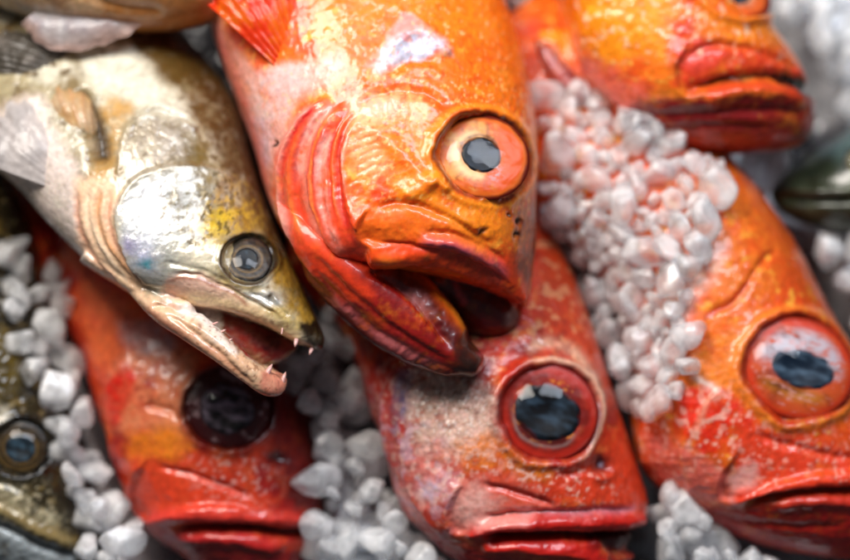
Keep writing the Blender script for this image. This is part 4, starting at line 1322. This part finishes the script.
# =================================================================== lower left rockfish
def lower_left_rockfish():
    body = loft([
        (60, 70, -50, 150, 30, -90), (140, 140, -10, 238, 58, -60), (214, 226, 36, 308, 72, -30), (262, 298, 70, 352, 82, -10), (294, 362, 92, 412, 86), (311, 424, 122, 476, 86), (320, 474, 160, 536, 78),
        (321, 508, 210, 574, 62), (316, 536, 258, 590, 42), (306, 562, 284, 590, 20), (298, 576, 290, 584, 4)], nS=150, nT=90, p=0.92)
    s = Sculpt('rockfish', [body], 1.9, 81, 70, 0.16, smooth=5)
    q, x, y = s.q, s.q[:, 0], s.q[:, 1]
    alln = np.arange(s.n)
    s.base((216, 66, 36), ((230, 96, 46), 40, 0.08, 0.25), ((170, 30, 24), 30, 0.1, 0.25))
    s.ppoly([(80, 280), (130, 300), (150, 330), (130, 350), (100, 370), (80, 340)], (236, 108, 56), 0.8, 10, 0.5)
    s.ppoly([(140, 340), (190, 350), (200, 400), (190, 440), (150, 430), (110, 420), (112, 380)], (236, 140, 96), 0.85, 14, 0.6)
    s.ppoly([(135, 430), (180, 424), (200, 444), (170, 460), (140, 452)], (238, 130, 30), 0.85, 9, 0.4)
    s.ppoly([(120, 326), (160, 320), (180, 346), (150, 356), (126, 344)], (190, 150, 150), 0.7, 8, 0.6)
    s.ppoly([(108, 384), (130, 366), (140, 380), (126, 420), (112, 420)], (220, 40, 22), 0.85, 7, 0.4)
    s.ppoly([(140, 460), (170, 456), (240, 484), (280, 496), (250, 506), (190, 506), (150, 510)], (228, 70, 36), 0.9, 6, 0.4)
    s.speck((240, 190, 180), 6, 0.2, 0.6, np.clip(1.3 - s.ell((240, 470), 46, 30, 10), 0, 1))
    s.ppoly([(262, 360), (300, 370), (325, 460), (325, 510), (290, 500), (270, 450)], (120, 16, 16), 0.9, 14, 0.3)
    s.pline([(150, 512), (200, 508), (260, 512), (316, 520)], 8, (214, 56, 44), 1.0, t=(0.08, 0.03))
    s.pline([(180, 524), (230, 522), (280, 528), (320, 534)], 3, (50, 6, 8), 0.95, t=(0.1, 0))
    s.pline([(178, 532), (230, 532), (290, 544)], 7, (190, 36, 34), 1.0)
    s.ppoly([(140, 510), (180, 528), (290, 546), (310, 570), (260, 600), (190, 570)], (150, 26, 34), 0.85, 6, 0.3)
    s.step([(178, 556), (134, 500), (112, 440), (110, 390), (130, 350)][::-1], 6, 26)
    s.groove([(150, 400), (176, 410), (190, 420)], 4, 4)
    s.step([(260, 502), (200, 500), (148, 512), (140, 480), (156, 452)], 6, 24)
    s.groove([(160, 462), (210, 474), (260, 494)], 3, 4)
    s.ridge([(150, 512), (200, 508), (260, 512), (316, 520)], 7, 5, (0.08, 0.03))
    s.groove([(178, 524), (230, 522), (280, 528), (322, 535)], 4.5, 12, (0.1, 0))
    s.ridge([(178, 533), (230, 533), (290, 546)], 7, 5)
    s.disp += np.maximum(fbm(s.P, 8, 3, 812), -0.2) * 1.1
    s.pell((280, 456), 9, 8, 0, (50, 8, 10), 0.9)
    s.disp -= 6 * np.exp(-(s.ell((280, 456), 9, 8, 0) ** 2))
    s.socket((231, 406), 43, 40, 20, 18, 4, 0.12)
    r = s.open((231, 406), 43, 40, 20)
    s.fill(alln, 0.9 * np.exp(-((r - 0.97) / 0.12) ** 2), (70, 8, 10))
    s.rough[:] = 0.37
    s.slick([(140, 504), (200, 500), (330, 508), (330, 600), (180, 600), (130, 530)], 0.42)
    s.build(M['rockfish_skin'], 'red rockfish at the lower left with a sunken black eye below the toothed jaw', 'fish', 'red and orange rockfish on the ice')
    s.eye((231, 406), 40, 37, 20, 0.74, eye_style((50, 12, 16), (64, 12, 16), (60, 8, 10), (20, 6, 8), ((12, 9, 14), (176, 158, 180)), 0.6, 0.95, (150, 120, 124)), lift=2, bulge=0.36, nz=0.8, seed=29, clear=0.5, cloud=-0.04)
    FISH.append(s)


# =================================================================== dark fish cut by the left edge
def left_edge_fish():
    body = loft([
        (-60, 60, -220, 110, 40), (0, 180, -190, 240, 64), (36, 290, -160, 350, 74), (56, 380, -130, 430, 78), (74, 440, -90, 500, 74), (88, 490, -40, 556, 64), (97, 526, 14, 584, 48),
        (99, 546, 52, 590, 30), (96, 562, 76, 584, 12), (92, 570, 86, 577, 3)], nS=130, nT=84, p=0.95)
    s = Sculpt('walleye', [body], 2.0, 91, 78, 0.12, smooth=5)
    q, x, y = s.q, s.q[:, 0], s.q[:, 1]
    alln = np.arange(s.n)
    s.base((46, 38, 20), ((24, 20, 12), 30, 0.0, 0.25), ((104, 84, 38), 14, 0.26, 0.15), ((140, 122, 84), 8, 0.36, 0.12))
    s.ppoly([(-40, 320), (10, 330), (22, 370), (10, 410), (-30, 410)], (84, 68, 20), 0.75, 10, 0.7)
    s.ppoly([(-40, 410), (6, 404), (10, 424), (-30, 440)], (206, 196, 170), 0.7, 8, 0.6)
    s.ppoly([(-40, 470), (10, 476), (40, 500), (60, 520), (30, 520), (-30, 500)], (150, 140, 110), 0.85, 8, 0.8, metal=0.2)
    s.speck((220, 206, 170), 5, 0.24, 0.8, np.clip(1.4 - s.ell((10, 490), 60, 26, 30), 0, 1))
    s.ppoly([(60, 440), (80, 470), (98, 540), (80, 540), (60, 500), (48, 460)], (40, 32, 16), 0.85, 9, 0.4)
    s.pline([(-30, 500), (10, 506), (46, 526), (82, 546)], 6, (140, 120, 76), 0.9, brk=0.5)
    s.ppoly([(-40, 512), (6, 516), (44, 538), (76, 558), (50, 592), (-40, 570)], (150, 158, 160), 0.9, 6, 0.6)
    s.pline([(-30, 518), (10, 522), (44, 542), (78, 556)], 2.5, (40, 32, 22), 0.85)
    s.ridge([(-30, 502), (10, 508), (46, 528), (84, 548)], 6, 4)
    s.groove([(-30, 520), (10, 524), (44, 543), (82, 558)], 3.5, 7)
    s.groove([(-20, 474), (20, 484), (60, 516)], 3, 3)
    s.disp += np.maximum(fbm(s.P, 6, 3, 912), -0.1) * 2.0
    s.socket((25, 446), 30, 28, 20, 8, 2.5, 0.12)
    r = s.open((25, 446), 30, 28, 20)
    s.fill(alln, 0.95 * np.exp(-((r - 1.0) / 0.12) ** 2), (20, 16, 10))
    s.rough[:] = 0.28
    s.build(M['walleye_skin'], 'dark mottled walleye with a shiny blue eye cut off by the left edge', 'fish')
    s.eye((25, 446), 27, 25, 20, 0.64, style_walleye, lift=-1, bulge=0.42, nz=0.7, seed=33, clear=0.52)
    FISH.append(s)


# =================================================================== fish mostly beyond the frame
def top_left_fish():
    body = loft([
        (-140, -190, -130, -80, 40), (-40, -170, -30, -10, 64), (40, -150, 50, 14, 70), (110, -140, 120, 22, 72), (180, -130, 186, 16, 66), (250, -110, 240, -10, 48), (300, -90, 290, -40, 24), (320, -76, 318, -60, 4)], nS=110, nT=72)
    s = Sculpt('tan_fish', [body], 2.6, 101, 175, 0.12, smooth=5)
    s.base((206, 160, 110), ((226, 190, 150), 40, 0.05, 0.25), ((150, 100, 56), 26, 0.15, 0.2))
    s.ppoly([(90, -10), (190, -20), (210, 30), (100, 30)], (176, 116, 60), 0.85, 10, 0.4)
    s.ppoly([(-60, -10), (40, 0), (40, 30), (-60, 40)], (214, 206, 190), 0.85, 10, 0.5)
    s.groove([(60, -20), (110, 0), (160, 4)], 5, 4)
    s.build(M['walleye_skin'], 'tan fish belly showing along the top left edge above the gaping walleye', 'fish')
    fin_sheet(s, (60, -4), [(8, 16), (26, 38), (64, 46), (104, 36), (132, 22), (140, 6)], 22, [(206, 200, 200), (184, 178, 184), (190, 170, 164)], 'pelvic_fin', seed=34, rays=7, ray_h=0.8, curl=10, wid=64, mat='walleye_skin', edge=(190, 160, 148))
    FISH.append(s)


def right_edge_fish():
    body = loft([
        (1080, 40, 1080, 240, 50), (990, 60, 990, 240, 64), (920, 92, 915, 236, 66), (868, 122, 862, 232, 58), (830, 146, 824, 224, 44), (804, 164, 798, 214, 28), (788, 180, 786, 202, 12), (782, 188, 782, 194, 3)], nS=110, nT=72)
    s = Sculpt('green_fish', [body], 2.6, 111, 62, 0.18, smooth=5)
    s.base((48, 56, 40), ((72, 80, 58), 30, 0.05, 0.25), ((40, 46, 30), 20, 0.15, 0.2))
    s.ppoly([(820, 120), (900, 110), (900, 150), (840, 156)], (96, 120, 120), 0.7, 12, 0.4, metal=0.2)
    s.groove([(784, 196), (830, 200), (880, 200)], 4, 8)
    s.ridge([(788, 188), (830, 190), (880, 190)], 5, 4)
    s.build(M['walleye_skin'], 'dull green fish snout at the right edge under the orange lips', 'fish')
    s.eye((868, 160), 18, 17, 0, 0.6, eye_style((120, 110, 60), (84, 80, 40), (22, 22, 12), (30, 26, 14), ((20, 30, 36), (110, 140, 160))), lift=0, nz=0.7, seed=38)
    FISH.append(s)


# =================================================================== ice
def nugget_mesh(k):
    import bmesh
    bm = bmesh.new()
    bmesh.ops.create_icosphere(bm, subdivisions=4, radius=1)
    r = np.random.default_rng(500 + k)
    npl = int(r.integers(12, 18))
    n = r.normal(size=(npl, 3))
    n /= np.linalg.norm(n, axis=1)[:, None]
    h = r.uniform(0.55, 0.86, npl)
    el = np.array([1.08, r.uniform(0.62, 1.0), r.uniform(0.6, 0.95)])
    V = np.array([v.co[:] for v in bm.verts])
    d = V / np.linalg.norm(V, axis=1)[:, None]
    c = d @ n.T
    rad = np.where(c > 0.05, h / np.maximum(c, 0.05), 9)
    p = 60.0
    rad = np.minimum(rad, 1.4)
    R = (np.sum(rad ** -p, axis=1) + 1.0 ** -p) ** (-1 / p)
    R *= 1 + 0.035 * fbm(d * 1.6 + k * 9, 1.0, 2, 600 + k) + 0.012 * fbm(d * 9 + k * 5, 1.0, 2, 650 + k)
    W = d * R[:, None] * el
    for v, w in zip(bm.verts, W):
        v.co = w
    me = bpy.data.meshes.new('ice_nugget')
    bm.to_mesh(me)
    bm.free()
    me.polygons.foreach_set('use_smooth', [True] * len(me.polygons))
    me.materials.append(M['ice'])
    return me


def bed_z(x, y):
    return -10 + TILT * (y - 280)


CLUSTERS = [
    ('frosted ice nugget in the pinkish pile between the middle and right rockfish', 'ice nuggets between the middle and right rockfish',
     [(535, 85), (590, 108), (660, 150), (706, 172), (690, 230), (664, 290), (668, 350), (654, 396), (630, 404), (612, 380), (594, 330), (576, 270), (545, 230)], (14, 25), 185, (95, 150), True),
    ('frosted ice nugget in the small patch under the right rockfish chin', 'ice nuggets under the right rockfish chin',
     [(640, 430), (660, 480), (700, 520), (780, 556), (830, 570), (820, 610), (640, 610), (650, 540)], (15, 25), 76, (95, 135), False),
    ('frosted ice nugget in the pile between the lower left and lower middle rockfish', 'ice nuggets between the two lower rockfish',
     [(300, 300), (360, 320), (360, 420), (400, 500), (450, 560), (470, 610), (300, 610), (318, 520), (318, 440), (300, 380)], (15, 26), 110, (80, 135), False),
    ('frosted ice nugget in the strip between the dark left walleye and red rockfish', 'ice nuggets between the left walleye and red rockfish',
     [(30, 250), (68, 252), (84, 300), (88, 350), (104, 410), (124, 480), (170, 545), (215, 600), (90, 610), (108, 540), (94, 480), (72, 410), (50, 350), (28, 300)], (15, 25), 60, (90, 140), True),
    ('blurred grey ice nugget in the heap beyond the orange lips at the top right', 'ice nuggets at the top right corner',
     [(770, -40), (900, -40), (900, 130), (846, 130), (834, 80), (810, 40)], (19, 32), 26, (40, 90), False),
    ('blurred grey ice nugget below the green snout on the right edge', 'ice nuggets along the right edge',
     [(745, 155), (800, 215), (900, 230), (900, 360), (846, 330), (826, 280), (800, 225)], (18, 32), 24, (60, 120), False),
    ('blurred ice nugget in the gap at the top beside the orange nape', 'ice nuggets in the gap at the top',
     [(490, -60), (566, -60), (568, 0), (548, 24), (540, 90), (520, 0)], (17, 27), 16, (80, 120), False),
]


def make_ice():
    # what lies below: packed crushed ice, one uncountable sheet
    nx, ny = 300, 240
    gx, gy = np.meshgrid(np.linspace(-420, 1270, nx), np.linspace(-480, 900, ny))
    p = np.stack([gx.ravel(), gy.ravel(), np.zeros(nx * ny)], 1)
    r = np.random.default_rng(3)
    z = bed_z(p[:, 0], p[:, 1]) - 75 + fbm(p, 60, 3, 5) * 14
    # loose lumps packed side by side
    cell = 24.0
    ci, cj = np.floor(p[:, 0] / cell).astype(int), np.floor(p[:, 1] / cell).astype(int)
    best = np.full(len(p), 1e9)
    hgt = np.zeros(len(p))
    for di in (-1, 0, 1):
        for dj in (-1, 0, 1):
            a, b_ = ci + di, cj + dj
            h1 = (_hash(a, b_, a * 0, 1) & 1023) / 1023.0
            h2 = (_hash(a, b_, a * 0, 2) & 1023) / 1023.0
            h3 = (_hash(a, b_, a * 0, 3) & 1023) / 1023.0
            d = np.hypot(p[:, 0] - (a + 0.15 + 0.7 * h1) * cell, p[:, 1] - (b_ + 0.15 + 0.7 * h2) * cell)
            m = d < best
            best[m] = d[m]
            hgt[m] = h3[m]
    z = z + np.sqrt(np.maximum(0, 1 - (best / 19.0) ** 2)) * 20 + hgt * 18
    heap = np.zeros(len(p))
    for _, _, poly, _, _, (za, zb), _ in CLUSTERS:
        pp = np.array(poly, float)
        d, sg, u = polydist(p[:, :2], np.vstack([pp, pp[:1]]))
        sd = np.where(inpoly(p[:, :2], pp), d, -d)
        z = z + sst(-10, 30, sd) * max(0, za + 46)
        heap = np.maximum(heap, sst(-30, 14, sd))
    V = np.stack([p[:, 0], -p[:, 1], z], 1)
    F = []
    for j in range(ny - 1):
        for i in range(nx - 1):
            a = j * nx + i
            F.append((a, a + nx, a + nx + 1, a + 1))
    V2 = np.stack([(V[:, 0] - 425) * S, (V[:, 1] + 280) * S, V[:, 2] * S], 1)
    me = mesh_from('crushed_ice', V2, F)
    # clean ice in the heaps; shade between the bodies painted in as near-black
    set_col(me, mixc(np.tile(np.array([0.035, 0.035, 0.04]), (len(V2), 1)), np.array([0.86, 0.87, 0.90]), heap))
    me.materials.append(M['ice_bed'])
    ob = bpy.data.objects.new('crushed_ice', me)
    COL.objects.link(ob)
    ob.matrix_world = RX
    ob['kind'] = 'structure'
    ob['label'] = 'bed of packed crushed ice under the fish'
    # the skin of every fish, for resting nuggets on and keeping them out of bodies
    VV, FF, o = [], [], 0
    for s in FISH:
        VV.append(s.W)
        n = len(s.me.polygons)
        lt = np.empty(n, np.int32)
        s.me.polygons.foreach_get('loop_total', lt)
        li = np.empty(len(s.me.loops), np.int32)
        s.me.loops.foreach_get('vertex_index', li)
        ls = np.empty(n, np.int32)
        s.me.polygons.foreach_get('loop_start', ls)
        q4 = lt == 4
        idx = ls[q4][:, None] + np.arange(4)
        FF += (li[idx] + o).tolist()
        o += len(s.W)
    bvh = BVHTree.FromPolygons(np.vstack(VV).tolist(), FF)
    meshes = [nugget_mesh(k) for k in range(14)]
    placed, cand = [], []
    SAMPLES = [(0, 0)] + [(0.45 * math.cos(a), 0.45 * math.sin(a)) for a in np.arange(6) * 1.047] + [(0.85 * math.cos(a), 0.85 * math.sin(a)) for a in np.arange(12) * 0.5236]
    # clusters: label, group, outline, size range, count, level range, may lie on a fish
    for lab, grp, poly, (r0, r1), cnt, (z0, z1), onfish in CLUSTERS:
        P = np.array(poly, float)
        lo, hi = P.min(0), P.max(0)
        got, tries = 0, 0
        while got < cnt and tries < cnt * 200:
            tries += 1
            x, y = r.uniform(lo[0], hi[0]), r.uniform(lo[1], hi[1])
            if not inpoly(np.array([[x, y]]), P)[0]:
                continue
            rad = r.uniform(r0, r1) * float(r.choice([0.6, 0.8, 1.0, 1.0, 1.12]))
            base = r.uniform(z0, z1) + TILT * (y - 280) - 20
            hit = bvh.ray_cast(Vector((x, -y, 900)), Vector((0, 0, -1)))
            if hit[0] is not None and hit[0].z > base - rad * 0.3:
                if not onfish:
                    continue
                base = hit[0].z + rad * 0.55
                if base > z1 + 130 + TILT * (y - 280):
                    continue
            # keep nuggets from merging into each other
            bad = False
            for (px, py, pz, pr) in placed:
                if (px - x) ** 2 + (py - y) ** 2 + (pz - base) ** 2 < (0.54 * (pr + rad)) ** 2:
                    bad = True
                    break
            if bad:
                continue
            placed.append((x, y, base, rad))
            cand.append((lab, grp))
            got += 1
    # keep the nuggets that show: those buried in the heap or under a fish belong to the packed ice below
    A = np.array(placed)
    k_ = D / (D - A[:, 2])
    px, py, pr = (A[:, 0] - 425) * k_ + 425, (A[:, 1] - 280) * k_ + 280, A[:, 3] * k_ * 0.86
    area_ = np.zeros(len(A))
    cam_p = Vector((425, -280, D))
    for i in range(len(A)):
        seen = 0
        for u, v in SAMPLES:
            sx, sy = px[i] + u * pr[i], py[i] + v * pr[i]
            if not (0 < sx < 850 and 0 < sy < 560):
                continue
            zt = A[i, 2] + A[i, 3] * 0.86 * math.sqrt(max(0, 1 - u * u - v * v))
            d2 = (px - sx) ** 2 + (py - sy) ** 2
            m = d2 < pr ** 2
            m[i] = False
            if m.any() and (A[m, 2] + A[m, 3] * 0.86 * np.sqrt(1 - d2[m] / pr[m] ** 2)).max() > zt:
                continue
            w_ = Vector(((sx - 425) * (D - zt) / D + 425, -((sy - 280) * (D - zt) / D + 280), zt))
            h_ = bvh.ray_cast(w_ + (cam_p - w_).normalized() * 2, (cam_p - w_).normalized())
            if h_[0] is None:
                seen += 1
        area_[i] = seen / len(SAMPLES) * pr[i] ** 2 if seen / len(SAMPLES) > 0.06 else 0
    order = [i for i in np.argsort(-area_) if area_[i] > 0][:295]
    for i in order:
        x, y, base, rad = placed[i]
        lab, grp = cand[i]
        ob = bpy.data.objects.new('ice_nugget', meshes[int(r.integers(0, len(meshes)))])
        COL.objects.link(ob)
        rot = Matrix.Rotation(r.uniform(0, 6.28), 4, 'X') @ Matrix.Rotation(r.uniform(0, 6.28), 4, 'Y') @ Matrix.Rotation(r.uniform(0, 6.28), 4, 'Z')
        ob.matrix_world = RX @ Matrix.Translation(to_world(x, y, base)) @ rot @ Matrix.Scale(rad * S, 4)
        ob['label'], ob['category'], ob['group'] = lab, 'ice', grp
    print('nuggets', len(placed), 'kept', len(order))


big_rockfish()
walleye()
lower_middle_rockfish()
right_rockfish()
top_right_rockfish()
lower_left_rockfish()
left_edge_fish()
top_left_fish()
right_edge_fish()
make_ice()


# ------------------------------------------------------------------ light
def area(name, pos, target, size, power, color, sy=None):
    l = bpy.data.lights.new(name, 'AREA')
    l.shape = 'RECTANGLE'
    l.size, l.size_y = size, sy or size
    l.energy, l.color = power, color
    o = bpy.data.objects.new(name, l)
    scene.collection.objects.link(o)
    p, t = Vector(pos), Vector(target)
    o.matrix_world = RX @ (Matrix.Translation(p) @ (p - t).to_track_quat('Z', 'Y').to_matrix().to_4x4())
    return o


area('stall_lamp', (-0.24, 0.50, 0.52), (-0.02, 0.02, 0.06), 0.30, 6.5, (1.0, 0.93, 0.85))
area('window_light', (0.30, 0.80, 0.80), (0, 0, 0), 0.50, 8.5, (0.82, 0.88, 1.0), 0.34)
w = bpy.data.worlds.new('World')
scene.world = w
w.use_nodes = True
w.node_tree.nodes['Background'].inputs[0].default_value = (0.55, 0.62, 0.72, 1)
w.node_tree.nodes['Background'].inputs[1].default_value = 0.105

# ------------------------------------------------------------------ camera
cam = bpy.data.cameras.new('camera')
cam.lens = LENS
cam.sensor_width = 36
cam.clip_start, cam.clip_end = 0.01, 50
cam.dof.use_dof = True
cam.dof.focus_distance = (D - 278) * S
cam.dof.aperture_fstop = 2.6
co = bpy.data.objects.new('camera', cam)
scene.collection.objects.link(co)
co.matrix_world = RX @ Matrix.Translation((0, 0, D * S))
scene.camera = co
scene.view_settings.view_transform = 'Standard'
scene.view_settings.look = 'None'
scene.view_settings.exposure = 0
scene.render.engine = 'CYCLES'
scene.cycles.use_denoising = True
scene.cycles.use_adaptive_sampling = True
scene.cycles.adaptive_threshold = 0.025
scene.cycles.max_bounces = 10
scene.cycles.transparent_max_bounces = 12
